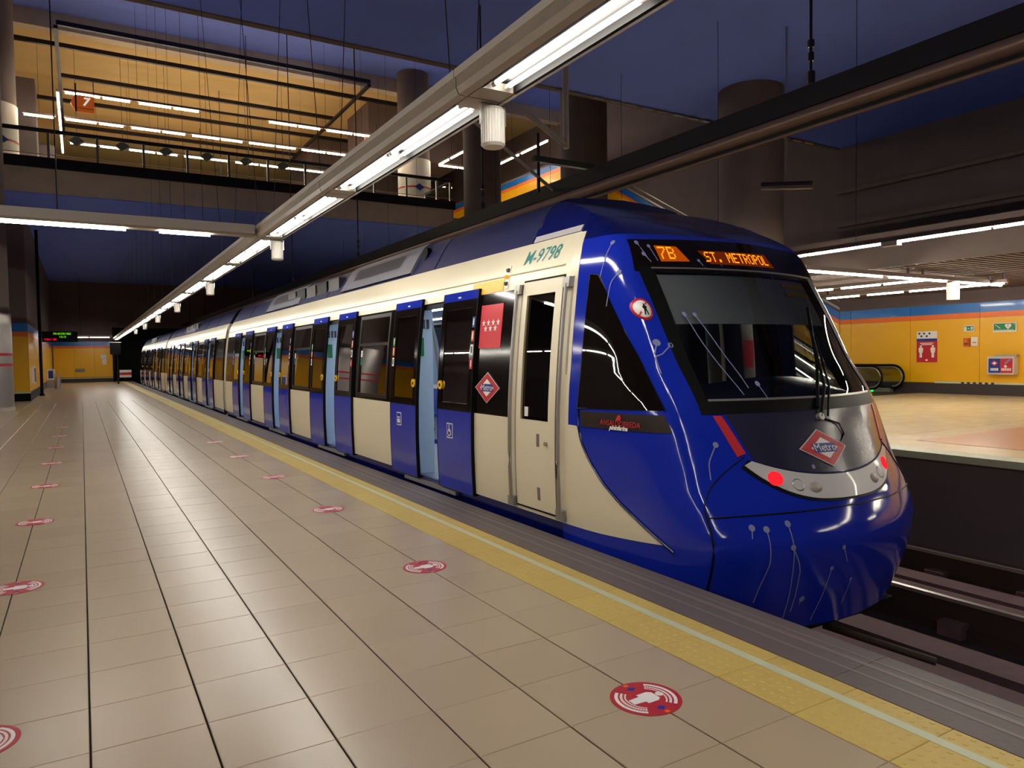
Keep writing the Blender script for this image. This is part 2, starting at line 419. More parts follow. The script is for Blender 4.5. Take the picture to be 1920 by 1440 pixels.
for x, s in ((-.52, 'left'), (13.95, 'right')):
    tag(MB().box(x-.08, x+.08, 38.2, 56, 16.4, 16.55).build('ceiling_beam', 'dark_steel', loc=(x, 38.2, 16.4)), 'dark lengthwise bar closing the ceiling frame on its %s side' % s, 'ceiling bar')
# ---- concourse deck beyond the void
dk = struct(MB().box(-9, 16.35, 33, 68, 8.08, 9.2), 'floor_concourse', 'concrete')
MB().box(-9, 16.35, 33.02, 68, 8.04, 8.08).build('deck_underside', 'ceil_blue', dk)
MB().box(-9, 16.3, 33.15, 68, 9.2, 9.36).build('deck_paving', 'floor2', dk)
MB().box(-9, 16.42, 32.9, 33.14, 9.02, 9.42).build('edge_channel', 'dark_steel', dk)
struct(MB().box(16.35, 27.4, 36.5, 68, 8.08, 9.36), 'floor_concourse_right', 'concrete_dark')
# ---- enclosing walls
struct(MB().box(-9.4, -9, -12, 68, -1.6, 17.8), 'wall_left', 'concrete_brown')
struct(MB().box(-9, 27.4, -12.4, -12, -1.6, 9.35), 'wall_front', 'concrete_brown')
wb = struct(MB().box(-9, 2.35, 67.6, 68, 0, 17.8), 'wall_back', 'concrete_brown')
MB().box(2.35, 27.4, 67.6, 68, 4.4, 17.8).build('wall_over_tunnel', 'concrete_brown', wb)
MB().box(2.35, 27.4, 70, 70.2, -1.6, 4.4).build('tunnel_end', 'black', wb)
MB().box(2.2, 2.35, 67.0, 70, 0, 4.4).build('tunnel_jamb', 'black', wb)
def band_panels(parent, rects, face):
    """rects: (a0,a1,z0,z1,mat,name); face(a,z,d) -> point"""
    for a0, a1, z0, z1, m, nm in rects:
        g = .006
        A = [face(a0+g, z0+g*.4, .02), face(a1-g, z0+g*.4, .02), face(a1-g, z1-g*.4, .02), face(a0+g, z1-g*.4, .02)]
        B = [face(a0+g, z0+g*.4, 0), face(a1-g, z0+g*.4, 0), face(a1-g, z1-g*.4, 0), face(a0+g, z1-g*.4, 0)]
        MB().hexa(A, B).build(nm, m, parent)
def wall_rects(a0, a1, step, zb=0.):
    out = []; a = a0
    while a < a1-.05:
        e = min(a+step, a1)
        out += [(a, e, zb+.4, zb+2.74, 'wall_yellow', 'yellow_panel'), (a, e, zb+2.74, zb+2.93, 'wall_orange', 'orange_strip'), (a, e, zb+2.93, zb+3.28, 'wall_blue', 'blue_panel')]
        a = e
    return out
band_panels(wb, wall_rects(-1.9, 2.2, 1.4), lambda a, z, d: (a, 67.6-d, z))
MB().box(-1.9, 2.2, 67.5, 67.6, 0, .3).build('plinth', 'plinth', wb); MB().box(-1.9, 2.2, 67.48, 67.6, .3, .36).build('plinth_rail', 'line', wb)
# left side block of the platform
lb = struct(MB().box(-9, -1.92, 36.62, 47.4, 0, 8.04), 'wall_left_block', 'concrete_brown')
band_panels(lb, wall_rects(-9, -1.92, 1.8), lambda a, z, d: (a, 36.62-d, z))
band_panels(lb, wall_rects(36.62, 47.4, 2.5), lambda a, z, d: (-1.92+d, a, z))
MB().box(-9, -1.9, 36.56, 36.62, 0, .33).build('plinth', 'black', lb); MB().box(-1.92, -1.88, 36.56, 47.4, 0, .33).build('plinth', 'black', lb)
MB().box(-9, -1.88, 36.54, 36.62, .33, .4).build('plinth_rail', 'line', lb)
lb2 = struct(MB().box(-9, -2.0, 50.5, 67.6, 0, 8.04), 'wall_left_recess', 'concrete_brown')
band_panels(lb2, wall_rects(-9, -2.0, 2.4), lambda a, z, d: (a, 50.5-d, z))
band_panels(lb2, wall_rects(50.5, 67.6, 2.5), lambda a, z, d: (-2.0+d, a, z))
# right wall with the escalator slope
wrt = struct(MB().box(27.42, 27.8, -12, 68, 0, 17.8), 'wall_right', 'concrete_brown')
Y0S, SL, YTOP = 19.07, .573, 36.4
RX = lambda a, z, d: (27.42-d, a, z)
band_panels(wrt, wall_rects(-12+.55, Y0S-.02, 2.5), RX)
MB().box(27.3, 27.42, -12, 17.4, 0, .385).build('plinth', 'plinth', wrt)
MB().box(27.28, 27.42, -12, 15.05, .385, .45).build('plinth_rail', 'line', wrt)
for k in range(6): MB().box(27.27, 27.3, 14.0-k*.2, 14.1-k*.2, .385, .45).build('plinth_vent', 'plinth', wrt)
a = Y0S
while a < YTOP:
    e = min(a+2.5, YTOP); za, ze = (a-Y0S)*SL, (e-Y0S)*SL
    for z0, z1, m, nm in ((.4, 2.74, 'wall_yellow', 'yellow_panel'), (2.74, 2.93, 'wall_orange', 'orange_strip'), (2.93, 3.28, 'wall_blue', 'blue_panel'), (3.36, 3.46, 'alu', 'metal_trim'), (3.7, 3.76, 'alu', 'metal_trim')):
        lo0, lo1 = (z0+za, z0+ze) if z0 > .5 else (max(.0, za-1.2), max(.0, ze-1.2))
        MB().hexa([(27.40, a+.006, lo0), (27.40, e-.006, lo1), (27.40, e-.006, z1+ze-.003), (27.40, a+.006, z1+za-.003)],
                  [(27.42, a+.006, lo0), (27.42, e-.006, lo1), (27.42, e-.006, z1+ze), (27.42, a+.006, z1+za)]).build(nm, m, wrt)
    a = e
# upper concourse side wall in yellow and blue
uw = struct(MB().box(24.0, 24.3, 34.4, 67.6, 9.36, 12.9), 'wall_concourse', 'concrete_brown')
band_panels(uw, wall_rects(34.4, 60, 2.5, 9.5), lambda a, z, d: (24.0-d, a, z))
band_panels(uw, [(-9, 24, 9.9, 12.3, 'concrete_dark', 'concrete_panel'), (4, 24, 12.3, 12.55, 'wall_orange', 'orange_strip'), (4, 24, 12.55, 13.0, 'wall_blue', 'blue_panel')], lambda a, z, d: (a, 60-d, z))
# right-hand wall under the near ceiling and the low ceiling beneath it
wr2 = struct(MB().box(24.0, 24.3, -12, 16.7, 4.5, 9.0), 'wall_right_upper', 'concrete_brown')
for z, t in ((7.3, .12), (6.1, .16), (5.0, .2)): MB().box(23.75, 24, -12, 16.7, z, z+t).build('ledge', 'concrete_dark', wr2)
lc = struct(MB().box(17.7, 27.4, -12, 18.6, 3.78, 4.5), 'ceiling_low', 'concrete_brown')
MB().box(17.6, 17.7, -12, 18.6, 3.72, 4.62).build('ceiling_edge', 'concrete_dark', lc)
gs = None
for k in range(120):
    y = -8+k*.22
    if gs is None: gs = MB().box(17.8, 27.3, y, y+.06, 3.72, 3.78).build('ceiling_slat', 'concrete_dark', lc, loc=(17.8, y, 3.72))
    else:
        o = gs.copy(); COL.objects.link(o); o.parent = lc; o.location = (17.8, y, 3.72)
# dark service volumes seen above the concourse
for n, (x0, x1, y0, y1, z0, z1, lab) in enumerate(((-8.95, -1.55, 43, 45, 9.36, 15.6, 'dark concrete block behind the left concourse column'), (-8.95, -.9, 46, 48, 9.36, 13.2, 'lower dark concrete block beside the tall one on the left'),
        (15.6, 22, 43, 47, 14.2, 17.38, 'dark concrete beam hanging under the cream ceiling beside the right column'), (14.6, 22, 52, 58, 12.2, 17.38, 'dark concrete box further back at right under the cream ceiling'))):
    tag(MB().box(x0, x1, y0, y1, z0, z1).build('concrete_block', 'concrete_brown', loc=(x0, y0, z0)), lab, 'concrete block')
# ---- round columns
def column(x, y, z0, z1, lab, clad=(), logo=False):
    t = thing('round_column', lab, 'column', (x, y, z0), 'round columns of the hall')
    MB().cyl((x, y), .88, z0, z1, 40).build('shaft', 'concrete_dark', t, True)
    for zc in clad:
        c = MB().cyl((x, y), .92, zc+.12, zc+3.3, 48).build('cladding', 'steel' if zc < 1 else 'white_metal', t, True)
        MB().cyl((x, y), .94, zc, zc+.12, 48).build('base_ring', 'concrete', t, True)
        for zz in ((1.55, 1.9) if zc < 1 else (1.72,)):
            MB().cyl((x, y), .925, zc+zz-.04, zc+zz+.05, 48).build('red_band', 'red', c, True)
        if zc > 1:
            a = math.atan2(-y, -x)+.3
            px_, py_ = x+.94*math.cos(a), y+.94*math.sin(a); tx, ty = -math.sin(a), math.cos(a)
            q = [(px_+tx*u, py_+ty*u, zc+1.7+v) for u, v in ((-.28, 0), (0, -.2), (.28, 0), (0, .2))]
            MB().prism(q, (.01*math.cos(a), .01*math.sin(a), 0)).build('emblem', 'logo_blue', c)
    return t
column(-2.95, 30.2, 0, 17.5, 'steel-clad column with two red bands at the left edge', (0,))
column(-2.95, 38.2, 9.36, 17.5, 'white-clad column up on the concourse at far left', (9.36,))
cR = column(16.5, 14.3, 0, 9.0, 'thick column rising behind the front of the train at right', (0,))
column(16.5, 22.2, 0, 17.5, 'dark column behind the train roof, beside the yellow slope', ())
column(16.5, 30.2, 0, 17.5, 'column behind the loudspeaker, half lit and half in shadow', ())
column(16.5, 38.2, 9.36, 17.5, 'white-clad column on the concourse behind the railing corner', (9.36,))
# poster on the right column
a = math.atan2(-14.3, -16.5)-.28
def cyl_patch(x, y, r, a0, a1, z0, z1, n=8):
    m = MB(); P = [[(x+r*math.cos(a0+(a1-a0)*i/n), y+r*math.sin(a0+(a1-a0)*i/n), z) for z in (z0, z1)] for i in range(n+1)]
    Q = [[(x+(r-.01)*math.cos(a0+(a1-a0)*i/n), y+(r-.01)*math.sin(a0+(a1-a0)*i/n), z) for z in (z0, z1)] for i in range(n+1)]
    m.grid(P); m.grid(Q); m.grid([[p[0] for p in P], [p[0] for p in Q]]); m.grid([[p[1] for p in P], [p[1] for p in Q]]); m.grid([P[0], Q[0]]); m.grid([P[-1], Q[-1]]); return m
ps = tag(cyl_patch(16.5, 14.3, .935, a-.35, a+.35, 1.2, 1.95).build('column_poster', 'red', loc=(16.5, 14.3, 0)), 'red poster on the thick column, seen through the windscreen', 'poster')
# ================================================================== LIGHT FIXTURES
def tubes(t, pairs, xs, z, r=.017, m='tube'):
    for y0, y1 in pairs:
        for x in xs:
            tb_ = MB().path([(x, y0, z), (x, y1, z)], r, 8).build('fluorescent_tube', m, t)
            MB().path([(x, y0-.03, z), (x, y0+.012, z)], r*1.15, 8).add(*(lambda q: (q.v, q.f))(MB().path([(x, y1-.012, z), (x, y1+.03, z)], r*1.15, 8))).build('tube_holder', 'white_metal', tb_)
MOD = 3.2; Y00 = 4.35
FX, FZ = 2.40, 3.35
def platform_fixture(y0, ztop=8.99):
    t = thing('platform_light', 'x', 'light fixture', (FX, y0, FZ+.16), 'twin-tube lights over the platform edge')
    y1 = y0+MOD
    sec = [(-.21, .035), (-.19, -.005), (-.135, -.012), (-.12, .055), (.12, .055), (.135, -.012), (.17, -.005), (.19, .035), (.19, .16), (-.21, .16)]
    b_ = MB(); n = len(sec); P = [[(FX+x, y, FZ+z) for x, z in sec] for y in (y0+.006, y1-.006)]
    b_.add(P[0]+P[1], [(i, (i+1) % n, n+(i+1) % n, n+i) for i in range(n)]+[tuple(range(n)), tuple(range(n, 2*n))])
    b_.build('housing', 'housing', t)
    MB().add([(FX+x, y, FZ+z) for y in (y0+.2, y1-.2) for x, z in ((-.134, -.013), (-.112, -.01), (-.112, .042), (.112, .042), (.112, -.01), (.134, -.013))], [(i, i+1, 7+i, 6+i) for i in range(5)]).build('reflector', 'tray_inner', t)
    MB().box(FX-.225, FX-.211, y0+.006, y1-.006, FZ+.1, FZ+.15).build('side_lip', 'white_metal', t)
    for ya, yb in ((y0+.0, y0+.2), (y1-.2, y1-.0)):
        MB().box(FX-.12, FX+.12, ya+.007, yb-.007, FZ-.008, FZ+.054).build('end_cover', 'housing', t)
    ym = (y0+y1)/2
    tubes(t, ((y0+.25, ym-.045), (ym+.045, y1-.25)), (FX-.05, FX+.05), FZ+.012, .0145)
    for sx in ((-.1, .1) if ztop == 8.99 else (.02,)):
        MB().path([(FX+sx, y0+.3, FZ+.16), (FX+sx*4, y0+.3, ztop)], .0045, 4).build('suspension_wire', 'dark_steel', t)
    return t
f0 = platform_fixture(Y00); kids_index(f0); f1 = platform_fixture(Y00+4*MOD, 17.49); kids_index(f1); f2_ = platform_fixture(Y00+9*MOD, 8.03); kids_index(f2_)
mods = list(range(-4, 19))
for n, k in enumerate(mods):
    o = {0: f0, 4: f1, 9: f2_}.get(k) or (copy_tree(f0, (0, k*MOD, 0)) if k < 4 else copy_tree(f1, (0, (k-4)*MOD, 0)) if k < 9 else copy_tree(f2_, (0, (k-9)*MOD, 0)))
    o['label'] = ('twin-tube light above the platform edge, nearest one reaching the top of the photo' if k == -1 else
                  'twin-tube light above the platform edge, behind the camera, number %s counted back' % ORD[-k-2] if k < -1 else
                  'twin-tube light in the row above the platform edge, %s beyond the nearest loudspeaker' % ORD[k])
# cross fixture joining the row
def cross_fixture(y, xa, xb, spans, z, name, lab, m, group, hz=.14, dark='housing', cat='light fixture'):
    t = thing(name, lab, cat, (xa, y, z+hz), group)
    MB().box(xa, xb, y-.09, y+.09, z+.02, z+hz).build('housing', dark, t)
    MB().box(xa, xb, y-.13, y-.095, z+.05, z+hz+.03).build('side_lip', 'white_metal' if dark == 'housing' else dark, t)
    for x0, x1 in spans:
        MB().path([(x0, y, z), (x1, y, z)], .018, 8).build('fluorescent_tube', m, t)
    return t
t = cross_fixture(10.75, -4.88, 2.15, ((-4.5, -3.1), (-2.9, -1.5), (-.85, .55), (.95, 1.58)), 3.33, 'cross_light', 'single-tube light fixture running crosswise into the platform lights at left', 'tube', None)
for x in (-4.2, -.2):
    MB().path([(x, 10.75, 3.47), (x, 10.75, 8.99)], .008, 5).build('suspension_wire', 'dark_steel', t)
t = cross_fixture(64, -1.5, 2.1, ((-.2, .5), (.6, 1.9)), 3.5, 'cross_light', 'far crosswise light fixture above the end wall of the platform', 'tube', None)
MB().path([(0, 64, 3.6), (0, 64, 8.03)], .02, 5).build('suspension_wire', 'dark_steel', t)
# loudspeakers
def speaker(y):
    x = 2.50; t = thing('loudspeaker', 'x', 'loudspeaker', (x, y, 3.07), 'round loudspeakers under the platform lights')
    n = 56; r0 = .083; b_ = MB()
    ring = lambda z, k: [(x+(r0+(0 if i % 2 else -.0035)*k)*math.cos(2*math.pi*i/n), y+(r0+(0 if i % 2 else -.0035)*k)*math.sin(2*math.pi*i/n), z) for i in range(n)]
    b_.add(ring(3.065, 1)+ring(3.3, 1), [(i, (i+1) % n, n+(i+1) % n, n+i) for i in range(n)]); b_.build('ribbed_body', 'white_metal', t)
    MB().path([(x, y, 3.05), (x, y, 3.068)], [.07, .086], 32).build('bottom_rim', 'white_metal', t, True)
    MB().path([(x, y, 3.298), (x, y, 3.315)], [.086, .07], 32).build('top_rim', 'white_metal', t, True)
    MB().box(x-.098, x-.09, y-.015, y+.015, 3.2, 3.34).add(*(lambda q: (q.v, q.f))(MB().box(x-.098, x+.098, y-.015, y+.015, 3.332, 3.34))).box(x+.09, x+.098, y-.015, y+.015, 3.2, 3.34).build('bracket', 'alu', t)
    return t
s0 = speaker(Y00+.06); kids_index(s0)
for k in range(7):
    o = s0 if k == 0 else copy_tree(s0, (0, k*2*MOD+.02, 0))
    o['label'] = 'white ribbed loudspeaker hanging under the platform lights, %s' % ('nearest to the camera' if k == 0 else ORD[k]+' from the camera')
y = -9.; k = 0
while y < 27:  # unseen lamp row, added to brighten the side of the train
    t = thing('added_left_light', 'added unseen single-tube light over the left part of the platform, outside the photo, %s from the rear' % ORD[k], 'light fixture', (-5, y, 3.5), 'added lights over the left part of the platform')
    MB().box(-5.09, -4.91, y, y+3.1, 3.37, 3.5).build('housing', 'housing', t)
    for a_, b_ in ((.1, 1.5), (1.6, 3.0)): MB().path([(-5, y+a_, 3.35), (-5, y+b_, 3.35)], .018, 8).build('fluorescent_tube', 'added_tube_left', t)
    MB().path([(-5, y+1.5, 3.5), (-5, y+1.5, 8.99)], .008, 5).build('suspension_wire', 'dark_steel', t)
    y += 3.12; k += 1
# lights of the opposite platform
k = 0; y = -9.
while y < 40:
    t = thing('opposite_platform_light', 'single-tube light along the edge of the opposite platform, %s from the near end' % ORD[k], 'light fixture', (12.4, y, 3.62), 'single-tube lights of the opposite platform edge')
    MB().box(12.34, 12.46, y, y+3.35, 3.54, 3.62).build('housing', 'concrete_dark', t)
    for a_, b_ in ((.02, 1.5), (1.55, 3.02)): MB().path([(12.4, y+a_, 3.52), (12.4, y+b_, 3.52)], .02, 8).build('fluorescent_tube', 'tube_far', t)
    MB().box(12.33, 12.47, y+3.03, y+3.33, 3.46, 3.54).build('connector_box', 'white_metal', t)
    MB().path([(12.4, y+.5, 3.62), (12.4, y+.5, 8.99 if y < 16 else 17.49)], .006, 5).build('suspension_wire', 'dark_steel', t)
    y += 3.36; k += 1
# lights under the low ceiling
def row_y(x, ys, z, lab):
    t = thing('low_ceiling_light', lab, 'light fixture', (x, ys[0][0], z+.3), 'lights under the low ceiling at right')
    MB().box(x-.06, x+.06, ys[0][0]-.1, ys[-1][1]+.1, z+.03, z+.12).build('housing', 'concrete_dark', t)
    for a_, b_ in ys:
        MB().path([(x, a_, z), (x, b_, z)], .02, 8).build('fluorescent_tube', 'tube_far', t)
    MB().box(x-.02, x+.02, ys[0][0], ys[0][0]+.04, z+.1, 3.8).box(x-.02, x+.02, ys[-1][1]-.04, ys[-1][1], z+.1, 3.8).build('hanger', 'dark_steel', t)
ZL = 3.45
t = thing('low_ceiling_light', 'crosswise run of tubes nearest under the low ceiling at right', 'light fixture', (14.4, 10.8, ZL+.3), 'lights under the low ceiling at right')
MB().box(14.2, 23.2, 10.72, 10.88, ZL+.03, ZL+.13).build('housing', 'concrete_dark', t)
for a_, b_ in ((14.4, 15.8), (15.85, 17.2), (17.5, 18.8), (18.85, 20.1), (20.6, 21.8), (21.85, 23.0)): MB().path([(a_, 10.8, ZL), (b_, 10.8, ZL)], .02, 8).build('fluorescent_tube', 'tube_far', t)
MB().box(18.3, 18.34, 10.78, 10.82, ZL+.1, 3.8).box(22.3, 22.34, 10.78, 10.82, ZL+.1, 3.8).build('hanger', 'dark_steel', t)
row_y(19.2, [(10.9, 12.0), (12.1, 13.3), (13.6, 14.8)], ZL, 'lengthwise run of tubes under the low ceiling, nearer to the train')
row_y(22.3, [(10.4, 11.6), (11.8, 13.1), (13.3, 14.5), (14.8, 16.0)], ZL, 'lengthwise run of tubes under the low ceiling, nearer to the yellow wall')
row_y(22.3, [(-6, -4.6), (-3, -1.6), (0, 1.4), (3, 4.4), (6, 7.4)], ZL, 'added unseen run of tubes before the yellow wall, outside the photo at right')  # unseen run, added to brighten the yellow wall
row_y(25.4, [(-6, -4.6), (-3, -1.6), (0, 1.4), (3, 4.4), (6, 7.4), (8.5, 9.9)], 3.6, 'added unseen run of tubes next to the yellow wall, outside the photo at right')  # another unseen run added for more light on the wall
sp_ = thing('loudspeaker', 'small round loudspeaker under the low ceiling at right', 'loudspeaker', (21.2, 11.2, 3.0), 'loudspeakers of the opposite side')
MB().cyl((21.2, 11.2), .16, 3.02, 3.5, 24).build('ribbed_body', 'white_metal', sp_, True); MB().cyl((21.2, 11.2), .03, 3.5, 3.8, 8).build('bracket', 'alu', sp_)
# concourse tube frames
def conc_run(lab, p0, p1, n, z, gap=.12, skip=(), zt=None):
    t = thing('concourse_light', lab, 'light fixture', (p0[0], p0[1], z+.15), 'tube lights of the upper concourse')
    p0, p1 = Vector(p0+(z,)), Vector(p1+(z,)); d = (p1-p0)/n; u = d.normalized(); s_ = Vector((-u.y, u.x, 0))*.06
    up_ = Vector((0, 0, .06))
    MB().hexa([p0-s_+up_, p0+s_+up_, p0+s_+up_*2.6, p0-s_+up_*2.6], [p1-s_+up_, p1+s_+up_, p1+s_+up_*2.6, p1-s_+up_*2.6]).build('housing', 'concrete_dark', t)
    for i in range(n):
        if i in skip: continue
        a_ = p0+d*i+u*gap/2; e_ = p0+d*(i+1)-u*gap/2
        if i % 2 == 1: e_ -= u*.25
        MB().path([a_, e_], .042, 8).build('fluorescent_tube', 'tube_conc', t)
    for q in ((.2, .8) if n > 8 else (.5,)):
        c_ = p0.lerp(p1, q); MB().path([c_+up_*2.5, (c_.x, c_.y, zt if zt else 17.39 if c_.y > 39.8 else (16.74 if c_.y > 39.2 else 17.49))], .007, 4).build('suspension_wire', 'dark_steel', t)
    return t
ZC = 13.2
conc_run('front crosswise run of tubes below the cream ceiling', (-.3, 36.8), (13.85, 36.6), 10, ZC, skip=(4, 5))
conc_run('middle crosswise run of tubes below the cream ceiling', (-.35, 40.8), (13.6, 40.6), 10, ZC, zt=16.54)
conc_run('short stub of tubes left of the frame, beside the left concourse column', (-2.0, 40.85), (-.68, 40.82), 1, ZC, zt=16.54)
conc_run('rear crosswise run of tubes, seen just over the concourse railing', (-.2, 45.05), (13.6, 44.95), 10, ZC, zt=16.54)
conc_run('lengthwise run of tubes closing the frame at left, seen end on', (-.52, 37.0), (-.52, 47.6), 8, ZC, zt=16.39)
conc_run('lengthwise run of tubes closing the frame at right, above the platform lights', (13.97, 34.2), (13.97, 48), 10, ZC, zt=16.39)
conc_run('short lengthwise run of tubes between the two right columns', (18.95, 36.0), (18.9, 40.0), 3, ZC)
conc_run('short crosswise run of tubes between the two right columns', (18.9, 40.1), (21.6, 40.0), 2, ZC)
conc_run('run of tubes in front of the upper yellow wall beside the dark column', (22.0, 32.8), (22.1, 40.5), 5, ZC)
conc_run('added crosswise run of tubes at the very back of the concourse, hidden by the deck edge', (-2, 55), (14, 55), 10, ZC)  # extra hidden run, added to light the cream ceiling
conc_run('added crosswise run of tubes behind the railing, hidden by the deck edge', (-2, 50), (14, 50), 10, ZC)  # second hidden run added for the same ceiling light
# orange line signs with the number 7
def sign7(x, y, z, arrow, lab, k=.78):
    t = thing('line_sign', lab, 'sign', (x, y, z-.5), 'orange line signs in the concourse')
    MB().box(x-.42*k, x+.42*k, y, y+.1, z-.48*k, z+.42*k).build('sign_panel', 'sign_lit', t)
    MB().box(x-.42*k, x+.42*k, y-.012, y, z-.3*k, z-.28*k).build('panel_joint', 'brown_panel', t)
    put_text('7', .62*k, lambda u, v: (x+u, y-.014, z+.05+v), 'numeral', 'sign_white', t, shear=.2, bold=.015)
    if arrow:
        MB().prism([(x-.5*k, y, z+.4*k), (x-.72*k, y, z-.03), (x-.5*k, y, z-.46*k)], (0, .1, 0)).build('arrow_point', 'sign_lit', t)
        MB().box(x-.5*k, x-.42*k, y-.01, y+.11, z-.48*k, z+.8).build('hanger', 'dark_steel', t)
    MB().box(x+.38*k, x+.42*k, y+.03, y+.07, z+.42*k, z+1.1).build('hanger', 'dark_steel', t)
sign7(.5, 36.45, 12.75, True, 'orange arrow sign with a white 7 under the concourse lights at left')
sign7(13.3, 36.3, 12.75, False, 'orange sign with a white 7 above the platform lights at right')
for k in range(6):
    x = .15+k*2.05
    t = tag(MB().prism([(x-.33, 42.9, 12.82), (x, 42.9, 12.58), (x+.33, 42.9, 12.82), (x, 42.9, 13.06)], (0, .33, 0)).build('hanging_lozenge', 'black', loc=(x, 42.9, 12.8)), 'dark diamond shape hanging behind the concourse railing, %s from the left' % ORD[k], 'hanging sign', 'dark diamonds behind the railing')
    bpy.data.objects[t.name]
    MB().path([(x, 43.05, 13.05), (x, 43.05, 17.4)], .01, 5).build('suspension_wire', 'dark_steel', t)
# concourse railing
rl = thing('concourse_railing', 'dark steel railing with a top rail along the front edge of the concourse', 'railing', (-9, 33.05, 9.42))
MB().path([(-9, 33.05, 10.46), (16.32, 33.05, 10.46)], .08, 10).build('top_rail', 'dark_steel', rl, True)
MB().path([(-9, 33.05, 9.56), (16.32, 33.05, 9.56)], .02, 8).build('lower_rail', 'alu', rl, True)
pp = None
for k in range(15):
    x = -.62+1.42-1.63*5+k*1.63
    if x < -9 or x > 16.3: continue
    if pp is None: pp = MB().box(x-.045, x+.045, 33.0, 33.1, 9.36, 10.44).build('post', 'steel', rl, loc=(x, 33.05, 9.36))
    else:
        o = pp.copy(); COL.objects.link(o); o.parent = rl; o.location = (x+9, 0, -.06)
MB().box(-9, 16.3, 33.045, 33.055, 9.6, 10.38).build('glass_infill', 'glass_clear', rl)
rl2 = thing('concourse_railing', 'short end railing turning the corner beside the half-lit column', 'railing', (16.3, 33.2, 9.36))
MB().path([(16.3, 33.2, 10.46), (16.3, 36.4, 10.46)], .05, 8).build('top_rail', 'dark_steel', rl2, True)
for y in (33.25, 34.7, 36.3): MB().box(16.26, 16.34, y-.04, y+.04, 9.36, 10.44).build('post', 'steel', rl2)
MB().box(16.29, 16.31, 33.2, 36.3, 9.45, 10.38).build('glass_infill', 'glass_clear', rl2)
# cable tray and catenary above the tracks
t = thing('cable_tray', 'long black overhead tray with a tan pipe under it above the tracks', 'overhead tray', (7.4, 0, 4.2))
MB().box(7.32, 7.52, -12, 66, 4.44, 4.69).build('tray_body', 'tray', t)
MB().path([(7.37, -12, 4.36), (7.37, 66, 4.36)], .085, 14).build('pipe', 'tan_pipe', t, True)
MB().path([(7.4, -12, 4.225), (7.4, 66, 4.225)], .022, 8).build('conductor', 'tan_pipe', t, True)
MB().box(7.38, 7.42, -12, 66, 4.24, 4.3).build('web', 'tray', t)
for k in range(8):
    y = 5.53+k*8
    m_ = MB().path([(7.4, y, 4.7), (7.4, y, 8.96 if y < 16.7 else 17.49 if y < 39 else 16.74 if y < 40 else 17.39)], .018, 6)
    o = m_.build('hanger_rod', 'dark_steel', t)
    MB().path([(7.4, y, 4.72), (7.4, y, 4.86)], .05, 8).path([(7.4, y, 4.98), (7.4, y, 5.08)], .035, 8).path([(7.4, y, 5.14), (7.4, y, 5.22)], .04, 8).build('insulator', 'dark_steel', o)
t = thing('bracket_pipe', 'lit metal pipe bracket dropping from the ceiling before the dark column', 'pipe bracket', (7.6, 10.6, 5.2))
MB().path([(7.6, 10.75, 8.99), (7.6, 10.75, 5.32)], .055, 12).build('pipe', 'housing', t, True)
MB().path([(7.62, 10.75, 5.36), (6.75, 10.75, 5.82)], .05, 12).build('pipe_arm', 'housing', t, True)
MB().path([(5.6, 10.75, 5.6), (7.3, 10.75, 4.55)], .03, 8).build('diagonal_rod', 'housing', t, True)
MB().path([(7.0, 10.75, 5.5), (7.0, 10.75, 4.47)], .03, 8).build('insulator', 'tray', t, True)
MB().box(6.9, 8.2, 10.7, 10.8, 5.0, 5.1).build('cross_bar', 'tray', t)
# unlit tube fixture hanging by the thick column
t = thing('unlit_light', 'small unlit tube fixture hanging beside the thick column', 'light fixture', (14, 11, 5.2))
MB().path([(13.75, 11.6, 5.42), (14.25, 10.6, 5.3)], .035, 8).build('fluorescent_tube', 'lamp_off', t); MB().path([(13.75, 11.6, 5.52), (14.25, 10.6, 5.4)], .05, 6).build('housing', 'dark_steel', t)
MB().path([(14, 11.1, 5.45), (14, 11.1, 8.99)], .02, 6).build('hanger_rod', 'alu', t)
# ================================================================== PLATFORM THINGS
def sticker(x, y):
    t = thing('floor_sticker', 'x', 'floor sticker', (x, y, 0), 'round red floor stickers')
    R0 = .166; n = 40; z = .0022
    ci = lambda r, zz, cx=x, cy=y, n=n: [(cx+r*math.cos(2*math.pi*i/n), cy+r*math.sin(2*math.pi*i/n), zz) for i in range(n)]
    MB().prism(ci(R0, .0005), (0, 0, .0017)).build('disc', 'sticker_red', t)
    # person lying crosswise, head towards the track
    q = [(-.085, -.022), (-.085, .022), (-.02, .026), (-.02, .045), (.04, .045), (.06, .03), (.06, -.03), (.04, -.045), (-.02, -.045), (-.02, -.026)]
    MB().prism([(x+a, y+b_, z) for a, b_ in q], (0, 0, .0004)).build('person_symbol', 'white', t)
    MB().prism(ci(.02, z, x+.083, y, 14), (0, 0, .0004)).build('head_symbol', 'white', t)
    for sg in (-1, 1):
        arcs = MB()
        for rr_, w_ in ((.145, .016), (.12, .012), (.1, .008)):
            for k in range(18):
                a0 = (0 if sg > 0 else math.pi)+(-.95+k*.105); a1 = a0+(.085 if w_ < .013 else .098)
                arcs.prism([(x+r2*math.cos(a), y+r2*math.sin(a), z) for r2, a in ((rr_, a0), (rr_, a1), (rr_-w_, a1), (rr_-w_, a0))], (0, 0, .0003))
        arcs.build('ring_lettering', 'edge_worn' if False else 'white', t)
        a = sg*1.25; cx, cy = x-.0+.085*math.cos(math.pi/2*sg), y+.105*sg
        MB().prism([(cx-.025, cy, z), (cx, cy-.02, z), (cx+.025, cy, z), (cx, cy+.02, z)], (0, 0, .0003)).build('emblem', 'logo_blue', t)
        MB().box(x-.012, x+.012, y+sg*.145-.01, y+sg*.145+.01, z, z+.0004).build('orange_tab', 'wall_orange', t)
    return t
k0 = sticker(2.206, 2.53); kids_index(k0)
